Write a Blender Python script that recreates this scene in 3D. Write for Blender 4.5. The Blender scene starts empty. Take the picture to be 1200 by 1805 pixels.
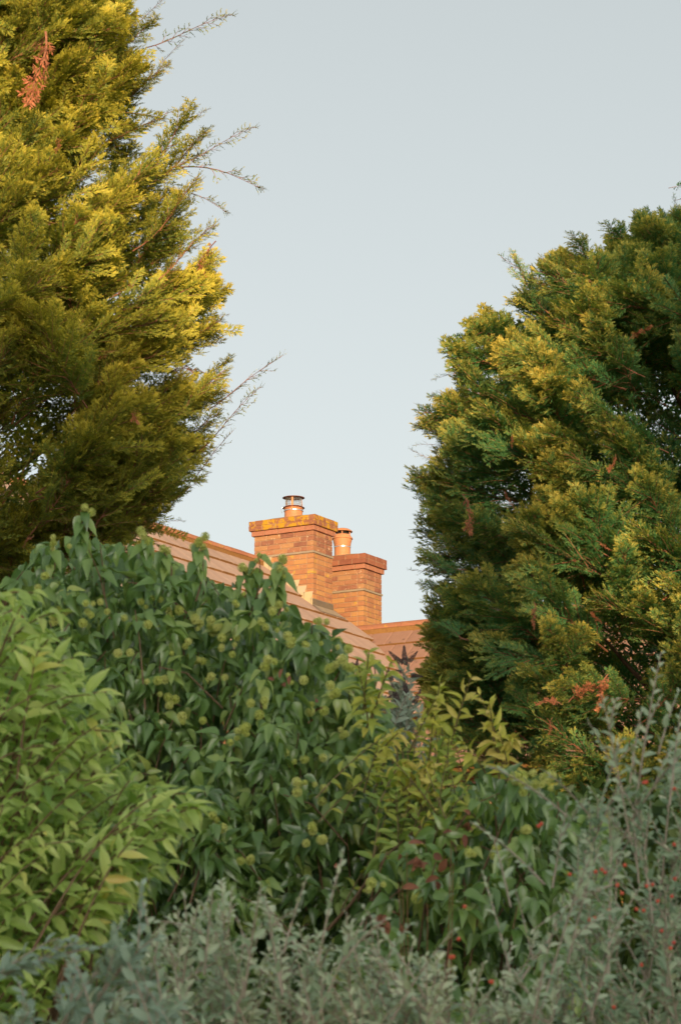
import bpy, bmesh, math, random
import numpy as np
from mathutils import Vector, Matrix, noise as mnoise

rng = np.random.default_rng(7)
random.seed(7)
R = math.radians
SC = bpy.context.scene
COL = SC.collection

# ------------------------------------------------------------------ camera
EYE = np.array([0.0, 0.0, 1.6])
PITCH = R(12.5)
FPX = 4500.0                                   # focal length in pixels of the 1200 px wide photograph
cam_d = bpy.data.cameras.new('camera')
cam = bpy.data.objects.new('camera', cam_d)
COL.objects.link(cam)
cam.location = EYE
cam.rotation_euler = (R(90) + PITCH, 0, 0)
cam_d.sensor_fit = 'HORIZONTAL'
cam_d.sensor_width = 24.0
cam_d.lens = 90.0
cam_d.clip_start = 0.1
cam_d.clip_end = 3000
cam_d.dof.use_dof = True
cam_d.dof.focus_distance = 36.5
cam_d.dof.aperture_fstop = 10.5
SC.camera = cam

# ------------------------------------------------------------------ sky, sun, exposure
SUN_EL, SUN_AZ = R(9.0), R(8.0)                # low sun behind the viewpoint, a little to the right
sun_dir = np.array([math.sin(SUN_AZ) * math.cos(SUN_EL), -math.cos(SUN_AZ) * math.cos(SUN_EL), math.sin(SUN_EL)])
world = bpy.data.worlds.new('World')
SC.world = world
world.use_nodes = True
wn, wl = world.node_tree.nodes, world.node_tree.links
wn.clear()
w_out = wn.new('ShaderNodeOutputWorld')
w_bg = wn.new('ShaderNodeBackground')
w_sky = wn.new('ShaderNodeTexSky')
w_sky.sky_type = 'NISHITA'
w_sky.sun_disc = False
w_sky.sun_elevation = SUN_EL
w_sky.sun_rotation = math.pi - SUN_AZ
w_sky.altitude = 60
w_sky.air_density = 1.0
w_sky.dust_density = 2.0
w_sky.ozone_density = 1.0
w_hsv = wn.new('ShaderNodeHueSaturation')      # thin high cloud veils the blue evenly all over the sky
w_hsv.inputs['Saturation'].default_value = 0.27
w_veil = wn.new('ShaderNodeMixRGB')
w_veil.inputs[0].default_value = 0.38
w_veil.inputs[2].default_value = (2.85, 3.22, 3.02, 1)
wl.new(w_sky.outputs[0], w_hsv.inputs['Color'])
wl.new(w_hsv.outputs[0], w_veil.inputs[1])
wl.new(w_veil.outputs[0], w_bg.inputs[0])
w_bg.inputs[1].default_value = 0.141
wl.new(w_bg.outputs[0], w_out.inputs[0])

sd = bpy.data.lights.new('sun', 'SUN')
sd.energy = 5.0
sd.angle = R(0.5)
sd.color = (1.0, 0.67, 0.36)
so = bpy.data.objects.new('sun', sd)
COL.objects.link(so)
so.rotation_euler = Vector(sun_dir).to_track_quat('Z', 'Y').to_euler()
so.location = (8, -40, 30)

SC.view_settings.view_transform = 'Standard'
SC.view_settings.look = 'None'
SC.view_settings.gamma = 1.0
SC.view_settings.use_curve_mapping = False
SC.view_settings.exposure = 0.6
SC.render.engine = 'CYCLES'
SC.cycles.use_denoising = True
SC.cycles.max_bounces = 9
SC.cycles.diffuse_bounces = 7
SC.cycles.transmission_bounces = 3
SC.cycles.transparent_max_bounces = 4

# ------------------------------------------------------------------ helpers
FW = np.array([0, math.cos(PITCH), math.sin(PITCH)])
UP = np.array([0, -math.sin(PITCH), math.cos(PITCH)])
RT = np.array([1.0, 0, 0])

def at(px, py, Y):
    """pixel(s) of the photograph + distance along the ground -> world point(s)"""
    px, py, Y = np.broadcast_arrays(np.asarray(px, float), np.asarray(py, float), np.asarray(Y, float))
    d = FW + ((px - 600) / FPX)[..., None] * RT + ((902.5 - py) / FPX)[..., None] * UP
    return EYE + d * (Y / d[..., 1])[..., None]

def unit(v):
    v = np.asarray(v, float)
    return v / np.maximum(np.linalg.norm(v, axis=-1, keepdims=True), 1e-9)

def tag(o, label=None, cat=None, group=None, kind=None):
    if label: o['label'] = label
    if cat: o['category'] = cat
    if group: o['group'] = group
    if kind: o['kind'] = kind
    return o

def empty(name, loc, label=None, cat=None, group=None):
    o = bpy.data.objects.new(name, None)
    o.empty_display_size = 0.2
    COL.objects.link(o)
    o.location = [float(c) for c in loc]
    WM[o.name] = Matrix.Translation(o.location)
    return tag(o, label, cat, group)

WM = {}                                        # world matrices of what has been linked
def link(name, me, parent=None, mw=None):
    o = bpy.data.objects.new(name, me)
    COL.objects.link(o)
    mw = mw if mw is not None else Matrix.Identity(4)
    WM[o.name] = mw
    loc_ = mw
    if parent is not None:
        o.parent = parent
        loc_ = WM[parent.name].inverted() @ mw
    o.rotation_mode = 'QUATERNION'
    o.location, o.rotation_quaternion, o.scale = loc_.decompose()
    return o

def mesh_np(name, V, F, mats, midx=None, tint=None, smooth=False):
    V = np.ascontiguousarray(V, np.float32)
    F = np.ascontiguousarray(F, np.int32)
    me = bpy.data.meshes.new(name)
    me.vertices.add(len(V))
    me.vertices.foreach_set('co', V.ravel())
    me.loops.add(F.size)
    me.loops.foreach_set('vertex_index', F.ravel())
    me.polygons.add(len(F))
    k = F.shape[1]
    me.polygons.foreach_set('loop_start', np.arange(0, F.size, k, dtype=np.int32))
    for m in (mats if isinstance(mats, (list, tuple)) else [mats]):
        me.materials.append(m)
    if midx is not None:
        me.polygons.foreach_set('material_index', np.ascontiguousarray(midx, np.int32))
    me.polygons.foreach_set('use_smooth', np.full(len(F), smooth, dtype=bool))
    if tint is not None:
        a = me.attributes.new('tint', 'FLOAT', 'POINT')
        a.data.foreach_set('value', np.ascontiguousarray(tint, np.float32))
    me.update(calc_edges=True)
    me.validate()
    return me

class Acc:
    """collects triangles"""
    def __init__(self): self.V, self.F, self.M, self.T, self.n = [], [], [], [], 0
    def add(self, V, F, m=0, tint=0.5):
        V = np.asarray(V, float); F = np.asarray(F, int)
        if len(V) == 0: return
        self.V.append(V); self.F.append(F + self.n)
        self.M.append(np.full(len(F), m) if np.isscalar(m) else np.asarray(m))
        self.T.append(np.full(len(V), tint) if np.isscalar(tint) else np.asarray(tint))
        self.n += len(V)
    def arrays(self):
        return np.concatenate(self.V), np.concatenate(self.F), np.concatenate(self.M), np.concatenate(self.T)
    def mesh(self, name, mats, smooth=False):
        V, F, M, T = self.arrays()
        return mesh_np(name, V, F, mats, M, T, smooth)

def tube_np(P, rad, sides=4):
    """tapered tube along points P -> V, F (tris)"""
    P = np.asarray(P, float); n = len(P)
    rad = np.broadcast_to(np.asarray(rad, float), (n,))
    T = unit(np.gradient(P, axis=0))
    ref = np.array([0.31, 0.17, 0.93]); ref2 = np.array([0.9, 0.3, 0.1])
    A = np.cross(T, ref)
    A = np.where(np.linalg.norm(A, axis=1, keepdims=True) < 0.2, np.cross(T, ref2), A)
    A = unit(A); B = np.cross(T, A)
    ang = np.arange(sides) * 2 * math.pi / sides
    V = P[:, None] + rad[:, None, None] * (np.cos(ang)[None, :, None] * A[:, None] + np.sin(ang)[None, :, None] * B[:, None])
    V = V.reshape(-1, 3)
    i = np.arange(n - 1)[:, None] * sides; j = np.arange(sides)[None]; j2 = (j + 1) % sides
    a, b, c, d = i + j, i + j2, i + sides + j2, i + sides + j
    F = np.concatenate([np.stack([a, b, c], -1).reshape(-1, 3), np.stack([a, c, d], -1).reshape(-1, 3)])
    return V, F

def frames(d, nrm):
    """rotation matrices (columns x, y=d, z~nrm)"""
    y = unit(d)
    x = unit(np.cross(y, nrm))
    z = np.cross(x, y)
    return np.stack([x, y, z], -1)

def scatter(V, F, Rm, S, P):
    """copies of a template -> merged V, F"""
    N, n = len(P), len(V)
    S = np.broadcast_to(np.asarray(S, float), (N,)) if np.ndim(S) < 2 else S
    if np.ndim(S) == 2: W = V[None] * S[:, None, :]
    else: W = V[None] * S[:, None, None]
    W = np.einsum('nij,nkj->nki', Rm, W) + P[:, None]
    FF = F[None] + (np.arange(N) * n)[:, None, None]
    return W.reshape(-1, 3), FF.reshape(-1, F.shape[1])

def mat4(Rm, s, p):
    m = np.eye(4); m[:3, :3] = Rm * s; m[:3, 3] = p
    return Matrix(m.tolist())

def inpoly(px, py, poly):
    poly = np.asarray(poly, float); res = np.zeros(len(px), bool); j = len(poly) - 1
    for i in range(len(poly)):
        xi, yi = poly[i]; xj, yj = poly[j]
        if yi != yj:
            c = ((yi > py) != (yj > py)) & (px < (xj - xi) * (py - yi) / (yj - yi) + xi)
            res ^= c
        j = i
    return res

def sample_poly(poly, n):
    poly = np.asarray(poly, float); lo, hi = poly.min(0), poly.max(0); out = []
    got = 0
    while got < n:
        p = lo + rng.random((n * 2, 2)) * (hi - lo)
        p = p[inpoly(p[:, 0], p[:, 1], poly)]
        out.append(p); got += len(p)
    return np.concatenate(out)[:n]

def bumps(x, y, seed=0):
    r = np.random.default_rng(seed); v = 0
    for k in range(6):
        f = r.normal(0, 1, 2) * (1 + k * 0.7); v = v + np.sin(x * f[0] + y * f[1] + r.random() * 6.28) / (1 + 0.5 * k)
    return v / 2.5

# ------------------------------------------------------------------ materials
def new_mat(name):
    m = bpy.data.materials.new(name); m.use_nodes = True
    nt = m.node_tree; nt.nodes.clear()
    out = nt.nodes.new('ShaderNodeOutputMaterial')
    return m, nt.nodes, nt.links, out

def ramp(nd, stops):
    r = nd.new('ShaderNodeValToRGB'); e = r.color_ramp.elements
    while len(e) < len(stops): e.new(0.5)
    for i, (p, c) in enumerate(stops):
        e[i].position = p; e[i].color = (*c, 1)
    return r

def leaf_mat(name, stops, rough=0.45, trans=0.25, spec=0.4, back=None, tcol=None, nscale=9.0, namt=0.25):
    m, nd, lk, out = new_mat(name)
    at_ = nd.new('ShaderNodeAttribute'); at_.attribute_name = 'tint'
    geo = nd.new('ShaderNodeNewGeometry')
    nz = nd.new('ShaderNodeTexNoise'); nz.inputs['Scale'].default_value = nscale; nz.inputs['Detail'].default_value = 3
    lk.new(geo.outputs['Position'], nz.inputs['Vector'])
    ma = nd.new('ShaderNodeMath'); ma.operation = 'MULTIPLY_ADD'
    lk.new(nz.outputs['Fac'], ma.inputs[0]); ma.inputs[1].default_value = namt
    sb = nd.new('ShaderNodeMath'); sb.operation = 'SUBTRACT'; sb.inputs[1].default_value = namt * 0.5
    lk.new(at_.outputs['Fac'], sb.inputs[0]); lk.new(sb.outputs[0], ma.inputs[2])
    rp = ramp(nd, stops); lk.new(ma.outputs[0], rp.inputs[0])
    col = rp.outputs[0]
    if back:
        mx = nd.new('ShaderNodeMixRGB'); lk.new(geo.outputs['Backfacing'], mx.inputs[0])
        lk.new(col, mx.inputs[1]); mx.inputs[2].default_value = (*back, 1); col = mx.outputs[0]
    b = nd.new('ShaderNodeBsdfPrincipled')
    lk.new(col, b.inputs['Base Color']); b.inputs['Roughness'].default_value = rough
    b.inputs['Specular IOR Level'].default_value = spec
    if trans > 0:
        t = nd.new('ShaderNodeBsdfTranslucent')
        tm = nd.new('ShaderNodeMixRGB'); tm.blend_type = 'MULTIPLY'; tm.inputs[0].default_value = 1
        lk.new(col, tm.inputs[1]); tm.inputs[2].default_value = (*(tcol or (1.3, 1.5, 0.6)), 1)
        lk.new(tm.outputs[0], t.inputs['Color'])
        mix = nd.new('ShaderNodeMixShader'); mix.inputs[0].default_value = trans
        lk.new(b.outputs[0], mix.inputs[1]); lk.new(t.outputs[0], mix.inputs[2])
        lk.new(mix.outputs[0], out.inputs[0])
    else:
        lk.new(b.outputs[0], out.inputs[0])
    return m

def plain_mat(name, ca, cb, scale=20, rough=0.8, metal=0.0, bump=0.0, spec=0.3, detail=4, objrand=0.0):
    m, nd, lk, out = new_mat(name)
    geo = nd.new('ShaderNodeNewGeometry')
    nz = nd.new('ShaderNodeTexNoise'); nz.inputs['Scale'].default_value = scale; nz.inputs['Detail'].default_value = detail
    lk.new(geo.outputs['Position'], nz.inputs['Vector'])
    rp = ramp(nd, [(0.32, ca), (0.68, cb)]); lk.new(nz.outputs['Fac'], rp.inputs[0])
    b = nd.new('ShaderNodeBsdfPrincipled'); b.inputs['Roughness'].default_value = rough
    b.inputs['Metallic'].default_value = metal; b.inputs['Specular IOR Level'].default_value = spec
    col = rp.outputs[0]
    lk.new(col, b.inputs['Base Color'])
    if bump:
        bp = nd.new('ShaderNodeBump'); bp.inputs['Strength'].default_value = bump; bp.inputs['Distance'].default_value = 0.01
        lk.new(nz.outputs['Fac'], bp.inputs['Height']); lk.new(bp.outputs[0], b.inputs['Normal'])
    lk.new(b.outputs[0], out.inputs[0])
    return m

def masonry_mat(name, stops, lichen=(), scale=14, rough=0.85, bump=0.5, rnd=0.7):
    """per-piece colour from Object Info Random + grain + spots of lichen (colour, scale, threshold)"""
    m, nd, lk, out = new_mat(name)
    oi = nd.new('ShaderNodeObjectInfo'); geo = nd.new('ShaderNodeNewGeometry')
    nz = nd.new('ShaderNodeTexNoise'); nz.inputs['Scale'].default_value = scale; nz.inputs['Detail'].default_value = 6
    lk.new(geo.outputs['Position'], nz.inputs['Vector'])
    a = nd.new('ShaderNodeMath'); a.operation = 'MULTIPLY'; a.inputs[1].default_value = rnd; lk.new(oi.outputs['Random'], a.inputs[0])
    c = nd.new('ShaderNodeMath'); c.operation = 'MULTIPLY_ADD'; c.inputs[1].default_value = 1.1 * (1 - rnd) + 0.25
    lk.new(nz.outputs['Fac'], c.inputs[0]); lk.new(a.outputs[0], c.inputs[2])
    rp = ramp(nd, stops); lk.new(c.outputs[0], rp.inputs[0]); col = rp.outputs[0]
    for (lc, ls, lt, seed) in lichen:
        n2 = nd.new('ShaderNodeTexNoise'); n2.inputs['Scale'].default_value = ls; n2.inputs['Detail'].default_value = 7
        n2.inputs['Roughness'].default_value = 0.65
        mp = nd.new('ShaderNodeMapping'); mp.inputs['Location'].default_value = (seed, seed * 1.7, seed * 0.3)
        lk.new(geo.outputs['Position'], mp.inputs[0]); lk.new(mp.outputs[0], n2.inputs['Vector'])
        r2 = ramp(nd, [(lt, (0, 0, 0)), (lt + 0.05, (1, 1, 1))]); lk.new(n2.outputs['Fac'], r2.inputs[0])
        mx = nd.new('ShaderNodeMixRGB'); lk.new(r2.outputs[0], mx.inputs[0]); lk.new(col, mx.inputs[1])
        mx.inputs[2].default_value = (*lc, 1); col = mx.outputs[0]
    b = nd.new('ShaderNodeBsdfPrincipled'); b.inputs['Roughness'].default_value = rough; b.inputs['Specular IOR Level'].default_value = 0.25
    lk.new(col, b.inputs['Base Color'])
    n3 = nd.new('ShaderNodeTexNoise'); n3.inputs['Scale'].default_value = 90; n3.inputs['Detail'].default_value = 4
    lk.new(geo.outputs['Position'], n3.inputs['Vector'])
    bp = nd.new('ShaderNodeBump'); bp.inputs['Strength'].default_value = bump; bp.inputs['Distance'].default_value = 0.006
    lk.new(n3.outputs['Fac'], bp.inputs['Height']); lk.new(bp.outputs[0], b.inputs['Normal'])
    lk.new(b.outputs[0], out.inputs[0])
    return m

M = {}
YEL = (0.56, 0.33, 0.03); PALE = (0.52, 0.43, 0.31)
M['brick'] = masonry_mat('brick', [(0.12, (0.134, 0.061, 0.048)), (0.4, (0.242, 0.107, 0.065)), (0.75, (0.309, 0.149, 0.078)), (1.0, (0.336, 0.186, 0.087))],
                         [(PALE, 24, 0.615, 3.1), (YEL, 9, 0.67, 7.7)])
M['brick_low'] = masonry_mat('brick_low', [(0.1, (0.222, 0.093, 0.057)), (0.4, (0.309, 0.143, 0.070)), (1.0, (0.376, 0.200, 0.078))],
                             [((0.403, 0.256, 0.052), 7, 0.60, 1.3), (PALE, 28, 0.68, 5.0)])
M['brick_band'] = masonry_mat('brick_band', [(0.1, (0.282, 0.122, 0.074)), (1.0, (0.350, 0.158, 0.096))], [(YEL, 12, 0.68, 2.0)], rnd=0.4)
M['brick_cap_lichen'] = masonry_mat('brick_cap_lichen', [(0.1, (0.192, 0.074, 0.050)), (1.0, (0.269, 0.124, 0.060))],
                                    [((0.397, 0.223, 0.017), 7.5, 0.475, 11.0), ((0.211, 0.093, 0.060), 34, 0.60, 4.0)], rnd=0.4)
M['brick_cap'] = masonry_mat('brick_cap', [(0.1, (0.179, 0.065, 0.044)), (1.0, (0.282, 0.112, 0.060))], [(PALE, 30, 0.67, 9.0)], rnd=0.6)
M['mortar'] = plain_mat('mortar', (0.245, 0.157, 0.099), (0.331, 0.222, 0.137), 30, 0.95, bump=0.4)
M['flaunching'] = plain_mat('flaunching', (0.288, 0.186, 0.068), (0.331, 0.243, 0.167), 14, 0.95, bump=0.5)
M['lead'] = plain_mat('lead', (0.230, 0.195, 0.158), (0.300, 0.236, 0.153), 9, 0.6, bump=0.15)
M['lead_sunlit'] = plain_mat('lead_sunlit', (0.36, 0.32, 0.25), (0.46, 0.37, 0.19), 6, 0.7, bump=0.15)  # paler, yellower lead: the sunlit look of the steps is in the colour
M['terracotta'] = plain_mat('terracotta', (0.432, 0.178, 0.084), (0.490, 0.222, 0.099), 9, 0.6, bump=0.05)
M['cowl_paint'] = plain_mat('cowl_paint', (0.15, 0.055, 0.04), (0.24, 0.085, 0.055), 16, 0.5)
M['steel'] = plain_mat('steel', (0.55, 0.54, 0.52), (0.68, 0.66, 0.62), 40, 0.3, metal=0.8)
M['hollow_shade'] = plain_mat('hollow_shade', (0.02, 0.015, 0.012), (0.03, 0.02, 0.015), 10, 0.9)
M['tile'] = masonry_mat('tile', [(0.1, (0.284, 0.201, 0.165)), (0.5, (0.332, 0.235, 0.189)), (1.0, (0.364, 0.266, 0.213))],
                        [((0.352, 0.267, 0.202), 20, 0.69, 2.2), ((0.166, 0.106, 0.081), 9, 0.66, 8.2)], scale=8, rnd=0.45)
M['tile_wing_shaded'] = masonry_mat('tile_wing_shaded', [(0.1, (0.199, 0.115, 0.086)), (0.5, (0.250, 0.145, 0.106)), (1.0, (0.280, 0.171, 0.126))],  # same tile as the main roof, darkened in colour for the sun's angle
                             [((0.397, 0.310, 0.242), 17, 0.675, 4.2), ((0.122, 0.071, 0.054), 8, 0.62, 1.2)], scale=8, rnd=0.45)
M['moss'] = masonry_mat('moss', [(0.1, (0.101, 0.053, 0.023)), (0.6, (0.194, 0.100, 0.034)), (1.0, (0.259, 0.143, 0.046))], [], scale=40, bump=1.0, rnd=0.2)
M['ridge'] = masonry_mat('ridge', [(0.1, (0.259, 0.107, 0.065)), (1.0, (0.346, 0.157, 0.084))],
                         [((0.384, 0.223, 0.034), 10, 0.60, 6.0), ((0.128, 0.062, 0.047), 16, 0.62, 3.0), (PALE, 24, 0.68, 1.0)], rnd=0.5)
def wall_mat():
    m, nd, lk, out = new_mat('wall_brick')
    geo = nd.new('ShaderNodeNewGeometry'); sp = nd.new('ShaderNodeSeparateXYZ'); lk.new(geo.outputs['Position'], sp.inputs[0])
    h = nd.new('ShaderNodeMath'); h.operation = 'MULTIPLY'; h.inputs[1].default_value = 0.366; lk.new(sp.outputs[1], h.inputs[0])
    h2 = nd.new('ShaderNodeMath'); h2.operation = 'MULTIPLY_ADD'; h2.inputs[1].default_value = 1.366; lk.new(sp.outputs[0], h2.inputs[0]); lk.new(h.outputs[0], h2.inputs[2])
    cb = nd.new('ShaderNodeCombineXYZ'); lk.new(h2.outputs[0], cb.inputs[0]); lk.new(sp.outputs[2], cb.inputs[1])
    b = nd.new('ShaderNodeTexBrick'); lk.new(cb.outputs[0], b.inputs['Vector']); b.inputs['Scale'].default_value = 1.0
    b.inputs['Brick Width'].default_value = 0.225; b.inputs['Row Height'].default_value = 0.075; b.inputs['Mortar Size'].default_value = 0.006
    b.inputs['Color1'].default_value = (0.30, 0.13, 0.07, 1); b.inputs['Color2'].default_value = (0.22, 0.09, 0.055, 1); b.inputs['Mortar'].default_value = (0.33, 0.25, 0.18, 1)
    p = nd.new('ShaderNodeBsdfPrincipled'); p.inputs['Roughness'].default_value = 0.9; lk.new(b.outputs['Color'], p.inputs['Base Color'])
    lk.new(p.outputs[0], out.inputs[0])
    return m
M['wall_brick'] = wall_mat()
M['soil'] = plain_mat('soil', (0.05, 0.06, 0.025), (0.09, 0.10, 0.04), 2.5, 0.95, bump=0.5)
M['bark'] = plain_mat('bark', (0.11, 0.06, 0.04), (0.20, 0.11, 0.07), 25, 0.9, bump=0.6)
M['twig_red'] = plain_mat('twig_red', (0.20, 0.085, 0.05), (0.30, 0.13, 0.075), 25, 0.8)
M['twig_grey'] = plain_mat('twig_grey', (0.28, 0.23, 0.18), (0.42, 0.36, 0.29), 30, 0.8)
M['stem_green'] = plain_mat('stem_green', (0.16, 0.13, 0.06), (0.22, 0.17, 0.08), 30, 0.7)
M['stem_brown'] = plain_mat('stem_brown', (0.17, 0.10, 0.06), (0.24, 0.15, 0.09), 30, 0.7)

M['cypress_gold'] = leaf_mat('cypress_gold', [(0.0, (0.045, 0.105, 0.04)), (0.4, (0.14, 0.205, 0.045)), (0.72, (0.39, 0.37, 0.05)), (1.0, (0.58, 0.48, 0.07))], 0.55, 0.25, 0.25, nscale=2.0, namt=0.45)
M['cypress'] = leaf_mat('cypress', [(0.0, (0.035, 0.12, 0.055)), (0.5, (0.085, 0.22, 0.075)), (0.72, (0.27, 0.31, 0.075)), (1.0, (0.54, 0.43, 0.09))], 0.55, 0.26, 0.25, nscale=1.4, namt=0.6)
M['cypress_dead'] = leaf_mat('cypress_dead', [(0.0, (0.28, 0.12, 0.065)), (1.0, (0.56, 0.21, 0.11))], 0.8, 0.2, 0.2, tcol=(1, 0.8, 0.6))
M['ivy'] = leaf_mat('ivy', [(0.0, (0.06, 0.125, 0.036)), (0.4, (0.125, 0.225, 0.058)), (0.75, (0.215, 0.32, 0.082)), (1.0, (0.36, 0.42, 0.105))], 0.29, 0.2, 0.7, back=(0.24, 0.34, 0.105), namt=.4)
M['umbel'] = leaf_mat('umbel', [(0.0, (0.54, 0.57, 0.15)), (1.0, (0.66, 0.64, 0.25))], 0.7, 0.3, 0.2)
M['shrub_leaf'] = leaf_mat('shrub_leaf', [(0.0, (0.18, 0.30, 0.085)), (0.35, (0.36, 0.48, 0.13)), (0.7, (0.52, 0.60, 0.19)), (0.92, (0.64, 0.58, 0.17)), (1.0, (0.64, 0.46, 0.13))], 0.38, 0.36, 0.55, back=(0.44, 0.55, 0.21), namt=.45)
M['yellow_leaf'] = leaf_mat('yellow_leaf', [(0.0, (0.16, 0.26, 0.06)), (0.4, (0.32, 0.40, 0.08)), (0.75, (0.56, 0.52, 0.10)), (1.0, (0.66, 0.52, 0.18))], 0.5, 0.32, 0.4)
M['coton_leaf'] = leaf_mat('coton_leaf', [(0.0, (0.16, 0.25, 0.15)), (0.5, (0.30, 0.39, 0.26)), (1.0, (0.52, 0.56, 0.41))], 0.5, 0.15, 0.5, back=(0.54, 0.57, 0.44), namt=.5)
M['grey_leaf'] = leaf_mat('grey_leaf', [(0.0, (0.160, 0.240, 0.180)), (1.0, (0.320, 0.416, 0.315))], 0.55, 0.12, 0.4, back=(0.480, 0.544, 0.420))
M['rust_leaf'] = leaf_mat('rust_leaf', [(0.0, (0.17, 0.07, 0.045)), (1.0, (0.32, 0.14, 0.08))], 0.7, 0.1, 0.2, tcol=(1, .7, .5))
M['berry'] = plain_mat('berry', (0.50, 0.05, 0.03), (0.60, 0.10, 0.04), 40, 0.35, spec=0.5)
M['seed_head'] = plain_mat('seed_head', (0.06, 0.045, 0.05), (0.12, 0.085, 0.085), 60, 0.9)
M['budd_leaf'] = leaf_mat('budd_leaf', [(0.0, (0.140, 0.196, 0.140)), (1.0, (0.308, 0.364, 0.294))], 0.7, 0.12, 0.3, back=(0.448, 0.476, 0.420))
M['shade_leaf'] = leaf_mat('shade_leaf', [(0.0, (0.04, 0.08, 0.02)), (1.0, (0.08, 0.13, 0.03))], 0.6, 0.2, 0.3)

# ------------------------------------------------------------------ ground
g = 900.0
me = mesh_np('ground', [(-g, -g, 0), (g, -g, 0), (g, g, 0), (-g, g, 0)], [(0, 1, 2, 3)], M['soil'])
tag(link('ground', me), 'dark grassy garden soil under the shrubs', kind='structure')

# ------------------------------------------------------------------ house
TH = R(30)
d1 = np.array([math.cos(TH), -math.sin(TH), 0.0])      # towards the viewer's right
d2 = np.array([math.sin(TH), math.cos(TH), 0.0])       # away to the right
ZZ = np.array([0, 0, 1.0])
O1 = at(552, 934, 36.0)                                # near corner of the front stack, top of its shaft
ZTOP1 = O1[2]
O1g = np.array([O1[0], O1[1], 0.0])
def loc(p, q, z): return O1g + d1 * p + d2 * q + ZZ * z
def pq(w): r = np.asarray(w) - O1g; return r @ d1, r @ d2
def ray_q(px, py, q):                                  # where the sight line meets the vertical plane at d2-offset q
    d = at(px, py, 10.0) - EYE
    t = (q - (EYE - O1g) @ d2) / (d @ d2)
    return EYE + d * t

house = empty('brick_house', loc(0, 0, 0), 'brick house with pinkish tiled roofs and two chimneys behind the hedge', 'house')
HB = Matrix(((d1[0], d2[0], 0, O1g[0]), (d1[1], d2[1], 0, O1g[1]), (0, 0, 1, 0), (0, 0, 0, 1)))   # house frame -> world

_brick_cache = {}
def chamfer_box(name, sx, sy, sz, mat, bev=0.004, seed=0):
    key = (round(sx, 3), round(sy, 3), round(sz, 3), mat.name, seed)
    if key in _brick_cache: return _brick_cache[key]
    bm = bmesh.new(); bmesh.ops.create_cube(bm, size=1.0)
    r = random.Random(hash(key[:3]) + seed)
    for v in bm.verts:
        v.co.x *= sx; v.co.y *= sy; v.co.z *= sz
        v.co += Vector((r.uniform(-1, 1), r.uniform(-1, 1), r.uniform(-1, 1))) * 0.0022
    bmesh.ops.bevel(bm, geom=bm.edges[:], offset=bev, segments=1, affect='EDGES')
    me = bpy.data.meshes.new(name); bm.to_mesh(me); bm.free(); me.materials.append(mat)
    _brick_cache[key] = me
    return me

def hbox(name, p0, p1, q0, q1, z0, z1, mat, parent):
    V = np.array([(p, q, z) for z in (z0, z1) for q in (q0, q1) for p in (p0, p1)], float)
    W = np.array([loc(*v) for v in V])
    F = [(0, 2, 3, 1), (4, 5, 7, 6), (0, 1, 5, 4), (2, 6, 7, 3), (0, 4, 6, 2), (1, 3, 7, 5)]
    me = mesh_np(name, W, F, mat)
    return link(name, me, parent)

BL, BH, BD, J = 0.215, 0.065, 0.1025, 0.010
def brick_course(parent, p0, p1, q0, q1, z, k, mat, h=BH):
    """one ring of bricks, half bond; outer faces at p0..p1, q0..q1"""
    rr = random.Random(k * 31 + int(p0 * 100))
    def run(axis, lo, hi, fixed, sgn, shift):
        x = lo; first = True
        while hi - x > 0.03:
            L = (BL - BD) / 1.0 if (first and shift) else BL
            L = min(L, hi - x)
            if hi - x - L < 0.05: L = hi - x
            first = False
            c = x + L / 2
            pr = rr.uniform(-0.002, 0.0025)
            me_ = chamfer_box('brick', L, BD, h, mat, seed=rr.randrange(3))
            if axis == 0:
                pos = (c, fixed + sgn * (BD / 2 - pr), z + h / 2); rot = 0
            else:
                pos = (fixed + sgn * (BD / 2 - pr), c, z + h / 2); rot = math.pi / 2
            link('brick', me_, parent, HB @ Matrix.Translation(pos) @ Matrix.Rotation(rot, 4, 'Z'))
            x += L + J
    full = (k % 2 == 0)
    if full:
        run(0, p0, p1, q0, 1, False); run(0, p0, p1, q1, -1, False)
        run(1, q0 + BD + J, q1 - BD - J, p0, 1, False); run(1, q0 + BD + J, q1 - BD - J, p1, -1, False)
    else:
        run(1, q0, q1, p0, 1, True); run(1, q0, q1, p1, -1, True)
        run(0, p0 + BD + J, p1 - BD - J, q0, 1, False); run(0, p0 + BD + J, p1 - BD - J, q1, -1, False)

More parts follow.
